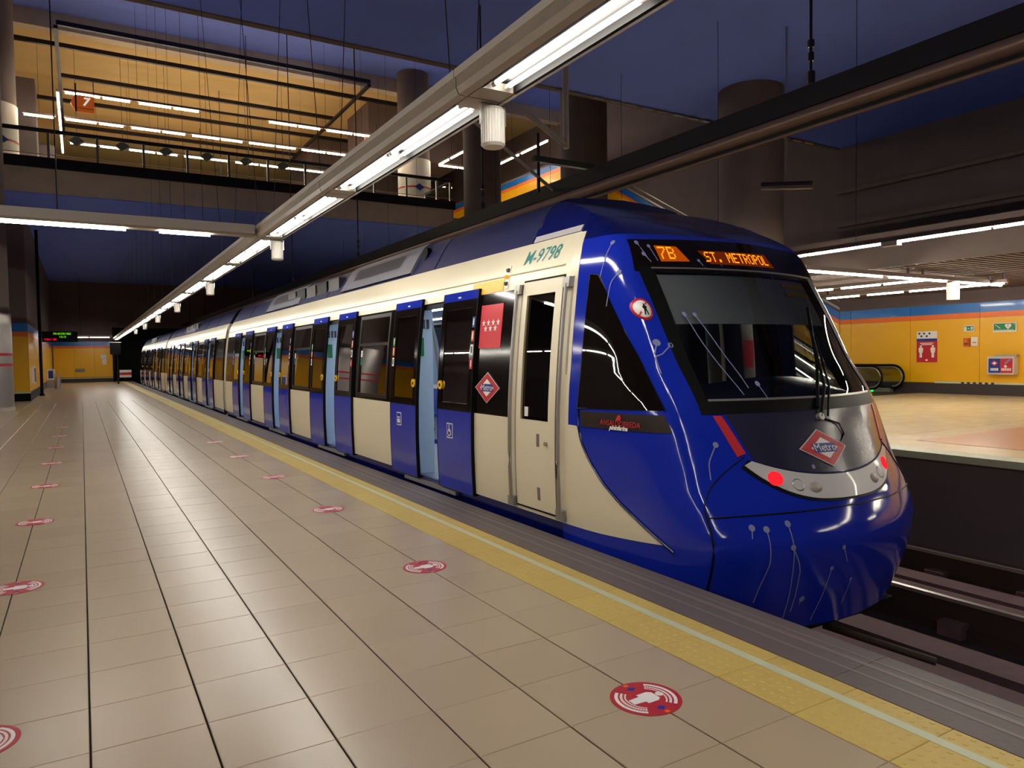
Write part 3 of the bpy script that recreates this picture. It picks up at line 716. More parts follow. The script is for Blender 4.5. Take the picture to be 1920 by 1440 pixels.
for k in range(6):
    o = k0 if k == 0 else copy_tree(k0, (0, k*2.52, 0))
    o['label'] = 'red round floor sticker beside the yellow strip, %s' % ('nearest to the camera' if k == 0 else ORD[k]+' from the camera')
for k in range(8):
    o = copy_tree(k0, (-2.206-.44-.005*k, 3.72-2.53+k*2.47, 0))
    o['label'] = 'red round floor sticker in the left-hand row, %s from the camera' % ORD[k]
# departure board on its post
t = thing('departure_board', 'black departure board with green and red lettering on a tall post', 'information board', (-1.7, 42, 0))
MB().path([(-1.7, 42, 0), (-1.7, 42, .12)], [.13, .09], 12).build('post_foot', 'black', t, True)
MB().path([(-1.7, 42, .1), (-1.7, 42, 8.04)], .07, 12).build('post', 'black', t, True)
bd = MB().box(-1.62, -.12, 41.9, 42.15, 2.62, 3.14).build('board', 'black', t)
def led_line(x0, x1, z, h_, m, seed):
    r = random.Random(seed); b_ = MB(); x = x0
    while x < x1:
        for j in range(5):
            if r.random() < .72: b_.box(x, x+.016, 41.885, 41.9, z+j*h_/5, z+j*h_/5+h_/6.5)
        x += .022
        if r.random() < .16: x += .022
    b_.build('lettering', m, bd)
led_line(-1.15, -.42, 2.98, .1, 'led_green', 1); led_line(-.9, -.62, 2.83, .09, 'led_green', 2); led_line(-1.52, -1.02, 2.7, .1, 'led_red', 3)
# monitor, end signs
t = thing('train_monitor', 'black monitor box on a post at the end of the platform', 'monitor', (2.1, 60, 0))
MB().box(1.8, 2.5, 60, 60.35, 2.15, 3.0).build('screen_box', 'black', t); MB().path([(2.28, 60.2, 0), (2.28, 60.2, 2.2)], .06, 10).build('post', 'dark_steel', t, True); MB().box(1.75, 2.55, 59.95, 60.4, 3.0, 3.06).build('hood', 'housing', t)
t = thing('notice', 'white paper notices on the far yellow wall beside the tunnel', 'notice', (1.6, 67.57, 1.6))
MB().box(1.35, 1.75, 67.555, 67.58, 1.9, 2.2).build('sheet', 'white', t); MB().box(1.45, 1.75, 67.555, 67.58, 1.4, 1.85).build('sheet', 'white', t)
t = thing('wall_vent', 'grey ventilation grille in the far yellow wall', 'grille', (-.2, 67.57, .85))
MB().box(-.45, .2, 67.54, 67.58, .85, 1.1).build('frame', 'grille', t)
for k in range(4): MB().box(-.43, .18, 67.53, 67.54, .88+k*.055, .91+k*.055).build('slat', 'alu', t)
t = thing('stop_sign', 'small white sign with a red stripe in the tunnel mouth', 'sign', (3.0, 66.0, -1.6))
MB().box(2.6, 3.45, 66, 66.06, .35, .95).build('plate', 'white', t); MB().box(2.6, 3.45, 65.985, 66, .55, .75).build('stripe', 'red', t); MB().path([(3.0, 66.05, -1.6), (3.0, 66.05, .4)], .04, 8).build('post', 'dark_steel', t)
def help_point(x, y, z, face, lab):
    t = thing('help_point', lab, 'help point', (x, y, z), 'blue help points')
    MB().box(x, x+.12, y, y+.9, z, z+.75).build('case', 'white', t); MB().box(x+.12, x+.14, y+.08, y+.82, z+.06, z+.66).build('front_panel', 'logo_blue', t)
help_point(-1.895, 37.6, .72, 0, 'white and blue help point on the side of the left yellow block')
t = thing('help_point', 'white and blue help pillar near the far end of the platform', 'help point', (-1.75, 55.4, 0), 'blue help points')
MB().box(-1.95, -1.5, 55.3, 55.6, 0, .5).build('pedestal', 'steel', t); MB().box(-1.95, -1.5, 55.3, 55.6, .5, 1.2).build('case', 'white', t); MB().box(-1.86, -1.6, 55.28, 55.3, .6, 1.1).build('front_panel', 'logo_blue', t)
t = thing('litter_bin', 'slim steel bin with a looped top near the far help pillar', 'bin', (-1.25, 52.5, 0))
MB().cyl((-1.3, 52.6), .17, 0, .75, 20).build('body', 'steel', t, True); MB().path([(-1.46, 52.6, .72), (-1.44, 52.6, .92), (-1.3, 52.6, 1.02), (-1.16, 52.6, .92), (-1.14, 52.6, .72)], .025, 8).build('hoop', 'steel', t, True)

# ================================================================== OPPOSITE WALL THINGS
WX = 27.38
def wbox(t, y0, y1, z0, z1, d0, d1, name, m): return MB().box(WX-d1, WX-d0, y0, y1, z0, z1).build(name, m, t)
wt = lambda y, z, d: (lambda u, v: (WX-d, y-u, z+v))
t = thing('wall_poster', 'blue and white poster over a red poster with two white figures', 'poster', (WX, 15.4, 1.16))
wbox(t, 15.02, 15.78, 1.16, 1.95, .0, .012, 'red_sheet', 'red'); wbox(t, 15.02, 15.78, 1.95, 2.32, 0, .012, 'white_sheet', 'white'); wbox(t, 15.02, 15.78, 1.95, 2.05, .012, .016, 'blue_stripe', 'logo_blue')
for k, (yy, zz) in enumerate(((15.68, 2.24), (15.5, 2.24), (15.3, 2.24), (15.6, 2.14), (15.4, 2.14))):
    MB().path([(WX-.012, yy, zz), (WX-.018, yy, zz)], .04, 12).build('round_icon', 'logo_blue', t)
for yy in (15.62, 15.17):
    f_q = [(-.07, .0), (-.09, .16), (-.05, .2), (.05, .2), (.09, .16), (.07, .0), (.045, 0), (.045, -.18), (-.045, -.18), (-.045, 0)]
    MB().prism([(WX-.012, yy+a_, 1.52+b_) for a_, b_ in f_q], (-.004, 0, 0)).build('figure', 'white', t)
    MB().path([(WX-.012, yy, 1.765), (WX-.016, yy, 1.765)], .04, 12).build('figure_head', 'white', t)
for k in range(2): wbox(t, 15.15+.06*k, 15.65-.06*k, 1.86-.05*k, 1.89-.05*k, .012, .016, 'headline', 'white')
MB().prism([(WX-.012, 15.4+a_, 1.24+b_) for a_, b_ in ((-.06, 0), (0, -.04), (.06, 0), (0, .04))], (-.004, 0, 0)).build('emblem', 'white', t)
t = thing('exit_sign', 'small green running-man exit sign with a white frame on the yellow wall', 'sign', (WX, 13.9, 2.27))
wbox(t, 13.72, 14.08, 2.26, 2.48, 0, .02, 'frame', 'white'); wbox(t, 13.74, 14.06, 2.29, 2.455, .02, .024, 'green_field', 'green')
wbox(t, 13.97, 14.05, 2.295, 2.43, .024, .027, 'door_symbol', 'white'); MB().prism([(WX-.024, 13.78+a_, 2.36+b_) for a_, b_ in ((-.03, -.07), (0, -.02), (.05, -.05), (.06, -.02), (.03, .02), (.06, .05), (.02, .07), (-.03, .04), (-.01, 0))], (-.003, 0, 0)).build('runner_symbol', 'white', t)
MB().prism([(WX-.024, y_, z_) for y_, z_ in ((13.88, 2.34), (13.88, 2.39), (13.94, 2.365))], (-.003, 0, 0)).build('arrow_symbol', 'white', t)
t = thing('defibrillator_sign', 'wide green defibrillator sign with a white heart and arrow', 'sign', (WX, 12.8, 2.25))
wbox(t, 12.36, 13.1, 2.2, 2.52, 0, .02, 'frame', 'white'); wbox(t, 12.39, 13.07, 2.25, 2.5, .02, .024, 'green_field', 'green')
hp = [(0, -.1), (.1, .01), (.1, .06), (.06, .09), (.02, .085), (0, .055), (-.02, .085), (-.06, .09), (-.1, .06), (-.1, .01)]
MB().prism([(WX-.024, 12.62+a_, 2.39+b_) for a_, b_ in hp], (-.003, 0, 0)).build('heart_symbol', 'white', t)
MB().prism([(WX-.027, 12.62+a_, 2.39+b_) for a_, b_ in ((.02, .06), (-.02, .01), (.0, .01), (-.02, -.05), (.025, .02), (.005, .02))], (-.002, 0, 0)).build('bolt_symbol', 'green', t)
MB().prism([(WX-.024, 12.93+a_, 2.39+b_) for a_, b_ in ((.09, .08), (.1, .065), (-.03, -.045), (-.07, -.07), (-.05, -.02), (-.035, -.03))], (-.003, 0, 0)).build('arrow_symbol', 'white', t)
wbox(t, 12.45, 13.05, 2.262, 2.278, .024, .026, 'caption', 'white'); MB().path([(WX-.024, 12.42, 2.47), (WX-.027, 12.42, 2.47)], .015, 8).build('cross_symbol', 'white', t)
t = thing('alarm_point', 'small orange alarm button box with a white card beside it', 'alarm', (WX, 13.95, 1.73))
wbox(t, 13.86, 14.04, 1.72, 2.02, 0, .1, 'box', 'orange_sign'); MB().path([(WX-.1, 13.95, 1.93), (WX-.12, 13.95, 1.93)], .045, 14).build('button', 'wall_orange', t); wbox(t, 13.88, 14.02, 1.8, 1.83, .1, .108, 'slot', 'brown_panel')
wbox(t, 13.6, 13.82, 1.74, 2.06, 0, .012, 'card', 'white'); wbox(t, 13.65, 13.77, 1.84, 1.88, .012, .015, 'card_print', 'orange')
t = thing('lit_panel', 'grey-framed box with a blue and a red picture half on the yellow wall', 'light box', (WX, 12.7, .8))
wbox(t, 12.3, 13.14, .74, 1.36, .0, .3, 'case', 'grey_white'); wbox(t, 12.72, 13.09, .8, 1.29, .3, .31, 'blue_half', 'logo_blue'); wbox(t, 12.34, 12.72, .8, 1.29, .3, .31, 'red_half', 'red')
wbox(t, 12.25, 12.95, 1.36, 1.41, .05, .25, 'top_bracket', 'alu')
MB().prism([(WX-.31, 12.9+a_, 1.13+b_) for a_, b_ in ((-.12, 0), (0, -.1), (.12, 0), (0, .1))], (-.004, 0, 0)).build('emblem', 'red', t)
MB().prism([(WX-.314, 12.9+a_, 1.13+b_) for a_, b_ in ((-.07, 0), (0, -.05), (.07, 0), (0, .05))], (-.003, 0, 0)).build('emblem_core', 'white', t)
for yy, n in ((12.78, 5), (12.38, 6)):
    for k in range(n): wbox(t, yy+k*.052, yy+k*.052+.036, .87, .96, .31, .315, 'caption_letter', 'white')
MB().prism([(WX-.31, 12.52+a_, 1.12+b_) for a_, b_ in ((-.16, .14), (-.08, .15), (.05, .05), (.06, -.04), (0, .0))], (-.004, 0, 0)).build('picture_shape', 'splash', t)
MB().path([(WX-.31, 12.55, 1.02), (WX-.318, 12.55, 1.02)], .045, 12).build('picture_figure', 'white', t)
# ---- escalator up the slope
es = thing('escalator', 'escalator with glass sides and black handrails rising along the yellow wall', 'escalator', (26.4, 16.2, 0))
def slope_z(y): return max(0, (y-18.9)*SL)
for x in (25.7, 27.1):
    pts = [(x, 17.0, .17)]+[(x, 16.55-.43*math.sin(q), .61-.44*math.cos(q)) for q in np.linspace(0, math.pi, 13)]+[(x, 17.0, 1.05), (x, 18.6, 1.05)]+[(x, y, slope_z(y)+1.05) for y in np.arange(19.2, 36, 2.0)]
    MB().path(pts, .045, 8).build('handrail', 'black', es, True)
    MB().path([(p[0], p[1]+.02, p[2]-.07 if p[2] > .6 else p[2]+.06) for p in pts[1:]], .025, 6).build('handrail_guide', 'alu', es, True)
    g = [(x, 16.25, .3), (x, 16.2, .6), (x, 16.35, .9), (x, 17.0, 1.0), (x, 18.9, 1.0), (x, 35, slope_z(35)+1.0), (x, 35, slope_z(35)+.1), (x, 18.9, .1), (x, 16.6, .1)]
    MB().prism(g, (.012, 0, 0)).build('glass_side', 'glass_clear', es)
    MB().hexa([(x-.12, 16.6, 0), (x+.12, 16.6, 0), (x+.12, 18.9, 0), (x-.12, 18.9, 0)], [(x-.12, 16.6, .16), (x+.12, 16.6, .16), (x+.12, 18.9, .16), (x-.12, 18.9, .16)]).build('skirt_cover', 'alu', es)
    MB().hexa([(x-.12, 18.9, -.0), (x+.12, 18.9, 0), (x+.12, 35, slope_z(35)-.5), (x-.12, 35, slope_z(35)-.5)], [(x-.12, 18.9, .16), (x+.12, 18.9, .16), (x+.12, 35, slope_z(35)+.16), (x-.12, 35, slope_z(35)+.16)]).build('skirt_cover', 'alu', es)
for x in (25.83, 26.97):
    MB().path([(x, 19.2, slope_z(19.2)+.3), (x, 34.5, slope_z(34.5)+.3)], .03, 8).build('added_slope_light', 'added_tube_esc', es)  # hidden tubes added to brighten the yellow wall along the slope
st = None
for k in range(40):
    y = 18.9+k*.4; z = slope_z(y)
    if st is None: st = MB().box(25.85, 26.95, y, y+.4, z-.2, z+.03).build('step', 'dark_steel', es, loc=(26.4, y, 0))
    else:
        o = st.copy(); COL.objects.link(o); o.parent = es; o.location = (0, y-16.2, z)
MB().path([(25.72, 16.55, .12), (25.72, 16.5, .12)], .05, 10).build('entry_lamp', 'green_lamp', es)
# ================================================================== TRAIN
ZS, ZB, ZC1, ZC2, ZR = .12, .997, 2.265, 2.71, 3.18
LEAFW = .85
def leaf_proto(first):
    """open sliding door leaf standing proud of the body, local y 0..LEAFW from the reference y=0; pane and button included.
    first=True: leaf nearer to the cab (button on its inner, far edge)"""
    o_ = .034; t_ = .032; y0, y1 = 0., LEAFW
    def st(ya, yb, za, zb, off=o_, t=t_, n=None): return strip(ya, yb, za, zb, off, t, -1, n)
    fr = merge(st(y0, y0+.1, ZB, 2.235), st(y1-.1, y1, ZB, 2.235), st(y0+.1, y1-.1, ZB, ZB+.09), st(y0+.1, y1-.1, 2.14, 2.235))
    root = fr.build('door_leaf', 'band', None, True)
    st(y0, y1, .09, ZB).build('lower_panel', 'blue', root, True)
    st(y0, y1, 2.235, 2.335).build('top_cap', 'blue', root, True)
    st(y0+.1, y1-.1, ZB+.09, 2.14, o_-.008, .01).build('pane', 'glass_win', root, True)
    ed_ = merge(strip(y0-.012, y0, .09, 2.335, o_+.002, .045), strip(y1, y1+.012, .09, 2.335, o_+.002, .036)); ed_.build('edge_seal', 'rubber', root, True)
    yb = y1-.07 if first else y0+.07
    p = bodyp(yb, 1.28, o_)
    MB().path([(p[0]+.004, yb, 1.28), (p[0]-.014, yb, 1.28)], .052, 20).build('open_button', 'yellow_btn', root, True)
    MB().path([(p[0]-.0135, yb, 1.28), (p[0]-.018, yb, 1.28)], .02, 14).build('button_core', 'brown_panel', root, True)
    ys = y0+.012 if first else y1-.075
    for k, (z_, m) in enumerate(((1.98, 'logo_blue'), (1.83, 'orange_sign'), (1.68, 'white'), (1.53, 'red')) if first else ((1.82, 'green'), (1.69, 'orange'), (1.55, 'white'))):
        q = strip(ys, ys+.06, z_-.06, z_+.055, o_+.003, .004).build('pictogram', m, root)
        strip(ys+.02, ys+.04, z_-.035, z_+.035, o_+.005, .003).build('pictogram_mark', 'white' if m != 'white' else 'black', q)
    return root
LA = leaf_proto(True); LBf = leaf_proto(False); kids_index(LA); kids_index(LBf)
used_leaf = {LA.name: False, LBf.name: False}
WIN = {}
def window_proto():
    y0, y1, z0, z1 = 0, 1.26, 1.035, 2.235
    fr = merge(strip(y0, y0+.05, z0, z1, .012, .05), strip(y1-.05, y1, z0, z1, .012, .05), strip(y0+.05, y1-.05, z0, z0+.05, .012, .05), strip(y0+.05, y1-.05, z1-.05, z1, .012, .05), strip(y0+.05, y1-.05, 1.785, 1.825, .012, .05))
    root = fr.build('window', 'win_frame', None, True)
    strip(y0+.05, y1-.05, z0+.05, 1.785, -.01, .008).build('lower_pane', 'glass_win', root, True)
    strip(y0+.05, y1-.05, 1.825, z1-.05, -.004, .008).build('upper_pane', 'glass_win', root, True)
    q = strip(y1-.14, y1-.07, 1.62, 1.72, -.006, .003).build('sticker', 'white', root); strip(y1-.14, y1-.07, 1.5, 1.61, -.006, .003).build('sticker', 'teal', root)
    return root
WP = window_proto(); kids_index(WP)
def inst(p, car, y):
    d = Vector((0, y, 0))-Vector(p.location)
    c = copy_tree(p, (0, 0, 0), car)
    c.location = Vector((0, y, 0))-OFF[car.name]
    return c
def seat_proto():
    s = MB().box(0, .44, 0, .46, .42, .48).build('seat', 'seat', None); MB().hexa([(0, 0, .48), (.05, 0, .48), (.05, .46, .48), (0, .46, .48)], [(-.06, .02, .95), (-.02, .02, .95), (-.02, .44, .95), (-.06, .44, .95)]).build('seat_back', 'seat', s)
    MB().box(.1, .2, .18, .28, .06, .42).build('seat_leg', 'inner_white', s); return s
SP = seat_proto(); kids_index(SP)
def car(name, lab, ya, yb, centers, cab=False):
    t = thing(name, lab, 'train car', (XC, ya, -1.2), 'cars of the blue and cream train')
    ys_b = ya if not cab else YJ
    # long members
    for sg in (-1, 1):
        strip(ys_b, yb, -.55, ZS, -.012, .05, sg).build('skirt', 'blue_dark_and_shade', t, True)
        strip(ys_b, yb, ZC1, ZC2, 0, .06, sg, 9).build('cantrail', 'cream', t, True)
    zs = [2.71, 2.78, 2.85, 2.93, 3.0, 3.07, 3.12, 3.16, 3.19, 3.21, 3.235]
    xs = [-float(H0(z)) for z in zs]+[0]+[float(H0(z)) for z in zs[::-1]]; zz = zs+[3.245]+zs[::-1]
    yr = 6.06 if cab else ya
    MB().grid([[(XC+x, y, z) for x, z in zip(xs, zz)] for y in (yr, yb)]).build('roof', 'navy', t, True)
    MB().poly([(XC+x, yr, z) for x, z in zip(xs, zz)]).build('roof_end', 'blue_dark_and_shade' if cab else 'black', t)
    for k in range(1, 7):
        yk = yr+(yb-yr)*k/7; MB().path([(float(side(z))-.002, yk, z) for z in (2.72, 2.85, 3.0, 3.1, 3.17)], .006, 5).build('roof_seam', 'black', t)
    MB().box(XC-1.2, XC+1.2, (6.2 if cab else ys_b+.1), yb-.05, 2.3, 2.34).build('saloon_ceiling', 'inner_white', t)
    MB().box(XC-1.36, XC+1.36, ys_b, yb-.02, -.02, .075).build('saloon_floor', 'inner_floor', t)
    # gutter line
    MB().path([bodyp(ys_b+.1, 2.42, .004), bodyp(yb-.1, 2.42, .004)], .009, 6).build('gutter', 'cream', t)
    # end walls and bellows
    def bulk(y0, d, z0, ins=.03):
        zz_ = np.linspace(z0, 2.7, 14); L = [(XC-float(H0(z))+ins, y0, z) for z in zz_]; R = [(XC+float(H0(z))-ins, y0, z) for z in zz_[::-1]]
        return MB().prism(L+R, (0, d, 0))
    bulk(yb-.05, .05, -.3).build('end_wall', 'cream', t)
    if not cab: bulk(ya, .05, -.3).build('end_wall', 'cream', t)
    else: bulk(6.12, .04, .1, .07).build('cab_back_wall', 'grille', t)
    for k in range(6):
        MB().box(XC-1.18+(k % 2)*.05, XC+1.18-(k % 2)*.05, yb+k*.1, yb+k*.1+.095, .05, 2.6-(k % 2)*.04).build('gangway_fold', 'edge_worn' if k % 2 else 'housing', t)
    # bays
    edges = []
    s0 = 6.15 if cab else ya
    for c in centers: edges.append((s0, c-.7)); s0 = c+.7
    edges.append((s0, yb))
    for i, (a, e) in enumerate(edges):
        for sg in (-1,):
            strip(a, e, ZS, ZB, 0, .05, sg).build('lower_panel', 'cream', t, True)
        if i == 0 or i == len(edges)-1:
            strip(a, e, ZB, ZC1, 0, .05).build('window_band', 'band', t, True)
        else:
            wy = (a+e)/2-.63
            merge(strip(a, wy, ZB, ZC1, 0, .05), strip(wy+1.26, e, ZB, ZC1, 0, .05), strip(wy, wy+1.26, ZB, 1.035, 0, .05), strip(wy, wy+1.26, 2.235, ZC1, 0, .05)).build('window_band', 'band', t, True)
            inst(WP, t, wy)
    # far side: lower wall, band with big panes
    strip(6.15 if cab else ya, yb, ZS, ZB+.03, 0, .05, 1).build('far_side_wall', 'cream', t, True)
    strip(6.15 if cab else ya, yb, 2.2, ZC1, 0, .05, 1).build('far_side_header', 'band', t, True)
    a = 6.15 if cab else ya
    for c in centers+[yb+.7]:
        strip(a, min(a+.5, yb), ZB+.03, 2.2, 0, .05, 1).build('far_side_post', 'band', t, True)
        e = min(c+.1, yb)
        if e > a+.6: strip(a+.5, e, ZB+.03, 2.2, -.02, .01, 1).build('far_side_pane', 'glass_win', t, True)
        a = e
    # doors
    for c in centers:
        inst(LA, t, c-.33-LEAFW); inst(LBf, t, c+.33)
        strip(c-.7, c+.7, 2.2, ZC1, -.02, .06).build('door_header', 'black', t, True)
        MB().box(float(side(.1))-.035, float(side(.1))+.12, c-.75, c+.75, .03, .075).build('door_sill', 'alu', t)
        for s_, yj in ((-1, c-.7), (1, c+.7)):
            MB().box(float(side(1.5))+.05, float(side(1.5))+.36, yj-(.07 if s_ < 0 else 0), yj+(.07 if s_ > 0 else 0), .075, 2.28).build('door_pillar', 'inner_blue', t)
            strip(yj-.03 if s_ < 0 else yj-.0, yj if s_ < 0 else yj+.03, .08, 2.2, .002, .06).build('door_jamb', 'black', t, True)
        xg = float(side(1.5))+.2
        MB().box(xg-.05, xg+.03, c+.69, c+.7, 1.62, 1.86).build('safety_notice', 'green', t)
        for k in range(4): MB().box(xg-.1+k*.06, xg-.07+k*.06, c+.69, c+.7, 1.98, 2.1).build('vent_slot', 'grille', t)
        MB().path([(XC-.7, c+.3, .08), (XC-.7, c+.3, 2.28)], .018, 8).build('grab_pole', 'alu', t, True)
        MB().path([(XC-1.02, c+.72, 2.2), (XC-.9, c+.72, 1.2), (XC-.9, c+.72, .9)], .016, 8).build('grab_rail', 'alu', t, True)
    for i, (a, e) in enumerate(edges):
        if 0 < i < len(edges)-1:
            for k in range(4):
                for sg in (-1, 1):
                    s_ = copy_tree(SP, (0, 0, 0), t); x_ = XC-1.28 if sg < 0 else XC+1.28
                    s_.location = Vector((x_, a+.22+k*.5+(0 if sg < 0 else .46), 0))-OFF[t.name]
                    if sg > 0: s_.rotation_euler = (0, 0, math.pi)
    for x in (XC-.55, XC+.55):
        MB().box(x-.05, x+.05, ys_b+1.2, yb-.3, 2.285, 2.3).build('ceiling_light', 'tube_train', t)
    # roof units
    ysr = [(9.15, 12.2)] if cab else []
    ysr += [((ys_b+yb)/2-1.0+(2.2 if cab else 0), (ys_b+yb)/2+2.0+(2.2 if cab else 0))]
    for n, (a, e) in enumerate(ysr):
        # fairing casing leaning with the roof shoulder
        z_ = [2.73, 2.8, 2.9, 3.0, 3.08, 3.15, 3.19]
        P = [[(float(side(z))-.03, y, z+.015) for z in z_] for y in (a, e)]; Q = [[(float(side(z))+.05, y, z-.02) for z in z_] for y in (a, e)]
        m = MB(); m.grid(P); m.grid(Q); m.grid([P[0], Q[0]]); m.grid([P[1], Q[1]])
        c_ = m.build('roof_unit_casing', 'roof_grey', t, True)
        ns = 26
        for k in range(ns if cab else 0):
            yy = a+.55+k*(e-a-1.0)/ns
            MB().grid([[(float(side(z))-.036, yy+q, z+.02) for z in (2.86, 2.92, 2.98, 3.05)] for q in (0, (e-a-1.0)/ns*.55)]).build('louvre_slot', 'grille', c_)
    for k in range(5):
        yy = ys_b+7.3+k*.75
        MB().box(3.945, 4.3, yy, yy+.62, 2.78, 3.04).build('roof_equipment', 'black' if k % 2 else 'plinth', t)
    if cab: MB().path([(4.06, 8.95, 2.98), (3.995, 8.95, 2.99)], .09, 16).build('roof_opening', 'black', t)
    # bogies
    for yc in (ya+(3.2 if cab else 2.6), yb-2.6):
        bg = MB().box(XC-.85, XC+.85, yc-1.3, yc+1.3, -.85, -.6).build('bogie', 'black', t)
        for dy in (-1.0, 1.0):
            for x in (4.30, 5.74):
                MB().path([(x-.05, yc+dy, -.8), (x+.05, yc+dy, -.8)], .4, 20).build('wheel', 'rail_side', bg, True)
    return t
C1C = [8.08, 12.12, 16.06, 20.05]
car1 = car('metro_cab_car', 'front car of the train with the blue sloping cab and open doors', 3.26, 22.5, C1C, True)
car2 = car('metro_car', 'middle car of the train with cream panels, right behind the front car', 23.12, 40.5, [25.95, 29.95, 33.95, 37.95])
car3 = car('metro_car', 'farthest car of the train, next to the tunnel', 41.12, 58.3, [43.9, 47.9, 51.9, 55.9])
for p in (LA, LBf, WP, SP):
    def rm(o):
        for c in list(o.children): rm(c)
        bpy.data.objects.remove(o)
    rm(p)
# ------------------------------------------------------------------ cab
t = car1
zrow = sorted(set([round(z, 3) for z in np.arange(-.45, 1.14, .05)]+[round(z, 3) for z in np.arange(1.2, 2.305, .03)]+[2.3]+[round(z, 3) for z in np.arange(2.34, 2.83, .04)]+[2.83, 2.85, 2.866, 2.878]))
SWS = float(np.interp(.745, QX, SS))
sv = sorted(set([round(x, 4) for x in np.linspace(0, 4, 33)]+[round(x, 4) for x in np.linspace(4, 6, 41)]+[round(SWS, 4)]))+[6.5]; sfull = [-x for x in sv[::-1][:-1]]+sv
def npnt(s, z):
    a = abs(s); q = float(np.interp(a, SS, QX)); d = float(np.interp(a, SS, QY))
    if a > 6: return (XC+math.copysign(float(H0(z)), s), YJ, z)
    return (XC+math.copysign(q*float(H0(z)), s), float(YF(z)+DD(z)*d), z)
TRI_O = [(5.0, 1.15), (4.98, 2.29), (4.87, 2.275), (4.06, 1.175)]
def inpoly(p, P):
    c = False; n = len(P)
    for i in range(n):
        a, b_ = P[i], P[(i+1) % n]
        if (a[1] > p[1]) != (b_[1] > p[1]) and p[0] < (b_[0]-a[0])*(p[1]-a[1])/(b_[1]-a[1])+a[0]: c = not c
    return c
TRI_CUT = [(4.975, 1.175), (4.96, 2.26), (4.88, 2.245), (4.11, 1.2)]
nb = MB(); gl = MB(); dome = MB()
for i in range(len(zrow)-1):
    for j in range(len(sfull)-1):
        z0, z1, s0, s1 = zrow[i], zrow[i+1], sfull[j], sfull[j+1]
        q = [npnt(s0, z0), npnt(s1, z0), npnt(s1, z1), npnt(s0, z1)]
        zm = (z0+z1)/2; sm = (s0+s1)/2
        if abs(sm) < SWS and 1.2-1e-6 <= zm <= 2.3: gl.poly(q); continue
        ym = sum(p[1] for p in q)/4
        if sm > 2 and inpoly((ym, zm), TRI_CUT): continue
        (dome if zm > 2.63 else nb).poly(q)  # cab top parted off in a darker blue: shade put into the colour
def weld(o):
    bm = bmesh.new(); bm.from_mesh(o.data); bmesh.ops.remove_doubles(bm, verts=bm.verts, dist=.0008); bmesh.ops.recalc_face_normals(bm, faces=bm.faces); bm.to_mesh(o.data); bm.free()
    for p in o.data.polygons: p.use_smooth = True
    return o
weld(nb.build('nose_shell', 'blue', t, 'all')); weld(dome.build('cab_dome', 'blue_dark_and_shade', t, 'all')); weld(gl.build('windshield', 'glass_ws', t, 'all'))
# roof cap closing the dome to the first roof fairing
zs = [2.71, 2.76, 2.8, 2.84, 2.88, 2.93, 3.0, 3.07, 3.12, 3.17, 3.2, 3.22, 3.235]
def capz(z, y): q = min(1, (y-YJ)/1.1); return min(z, 2.88+.33*q*(1.6-.6*q))
MB().grid([[(XC+s_*float(H0(z)), y, capz(z, y)) for s_, z in [(-1, z) for z in zs]+[(0, 3.245)]+[(1, z) for z in zs[::-1]]] for y in np.linspace(YJ, 6.1, 10)]).build('roof_cap', 'blue_dark_and_shade', t, True)
strip(YJ+.02, 6.05, 2.715, 2.775, .01, .015).build('roof_edge_plate', 'grey_white', t)
# windscreen surround
F2 = lambda x, z, off: fp(x, z, off)
for sg in (-1, 1):
    ruled([(sg*1.06, 1.17), (sg*1.09, 2.32)], [(sg*.99, 1.17), (sg*.96, 2.32)], F2, 24, 5, .006).build('screen_border', 'rubber', t, 'all')
ruled([(-1.06, 1.24), (0, 1.24), (1.06, 1.24)], [(-1.06, 1.145), (0, 1.145), (1.06, 1.145)], F2, 28, 4, .008).build('screen_sill', 'black', t, 'all')
ruled([(-.98, 1.252), (0, 1.252), (.98, 1.252)], [(-.98, 1.236), (0, 1.236), (.98, 1.236)], F2, 28, 3, .012).build('sill_trim', 'alu', t, 'all')
ruled([(-1.08, 2.56), (0, 2.58), (1.08, 2.56)], [(-1.12, 2.28), (0, 2.28), (1.12, 2.28)], F2, 30, 9, .006).build('destination_panel', 'band', t, 'all')
ruled([(-.98, 2.312), (0, 2.312), (.98, 2.312)], [(-.98, 2.3), (0, 2.3), (.98, 2.3)], F2, 28, 3, .012).build('top_trim', 'alu', t, 'all')
# destination display
ruled([(-.885, 2.505), (-.69, 2.5)], [(-.875, 2.365), (-.62, 2.37)], F2, 6, 5, .009, .004).build('line_display', 'led_back', t, 'all')
ruled([(-.50, 2.47), (.30, 2.478)], [(-.42, 2.355), (.36, 2.355)], F2, 12, 5, .009, .004).build('text_display', 'led_dim', t, 'all')
def led(s, x0, z0, px, pz, name, lab=None):
    b_ = MB(); d, w_ = dots(s)
    for i, j in d:
        x, z = x0+i*px, z0+j*pz
        b_.poly([fp(x, z, .0125), fp(x+px*.85, z, .0125), fp(x+px*.85, z+pz*.85, .0125), fp(x, z+pz*.85, .0125)])
    return b_.build(name, 'led_orange', t)
led('7B', -.868, 2.385, .0125, .0155, 'line_number'); led('ST. METROPOL', -.455, 2.372, .0108, .0128, 'destination_text')
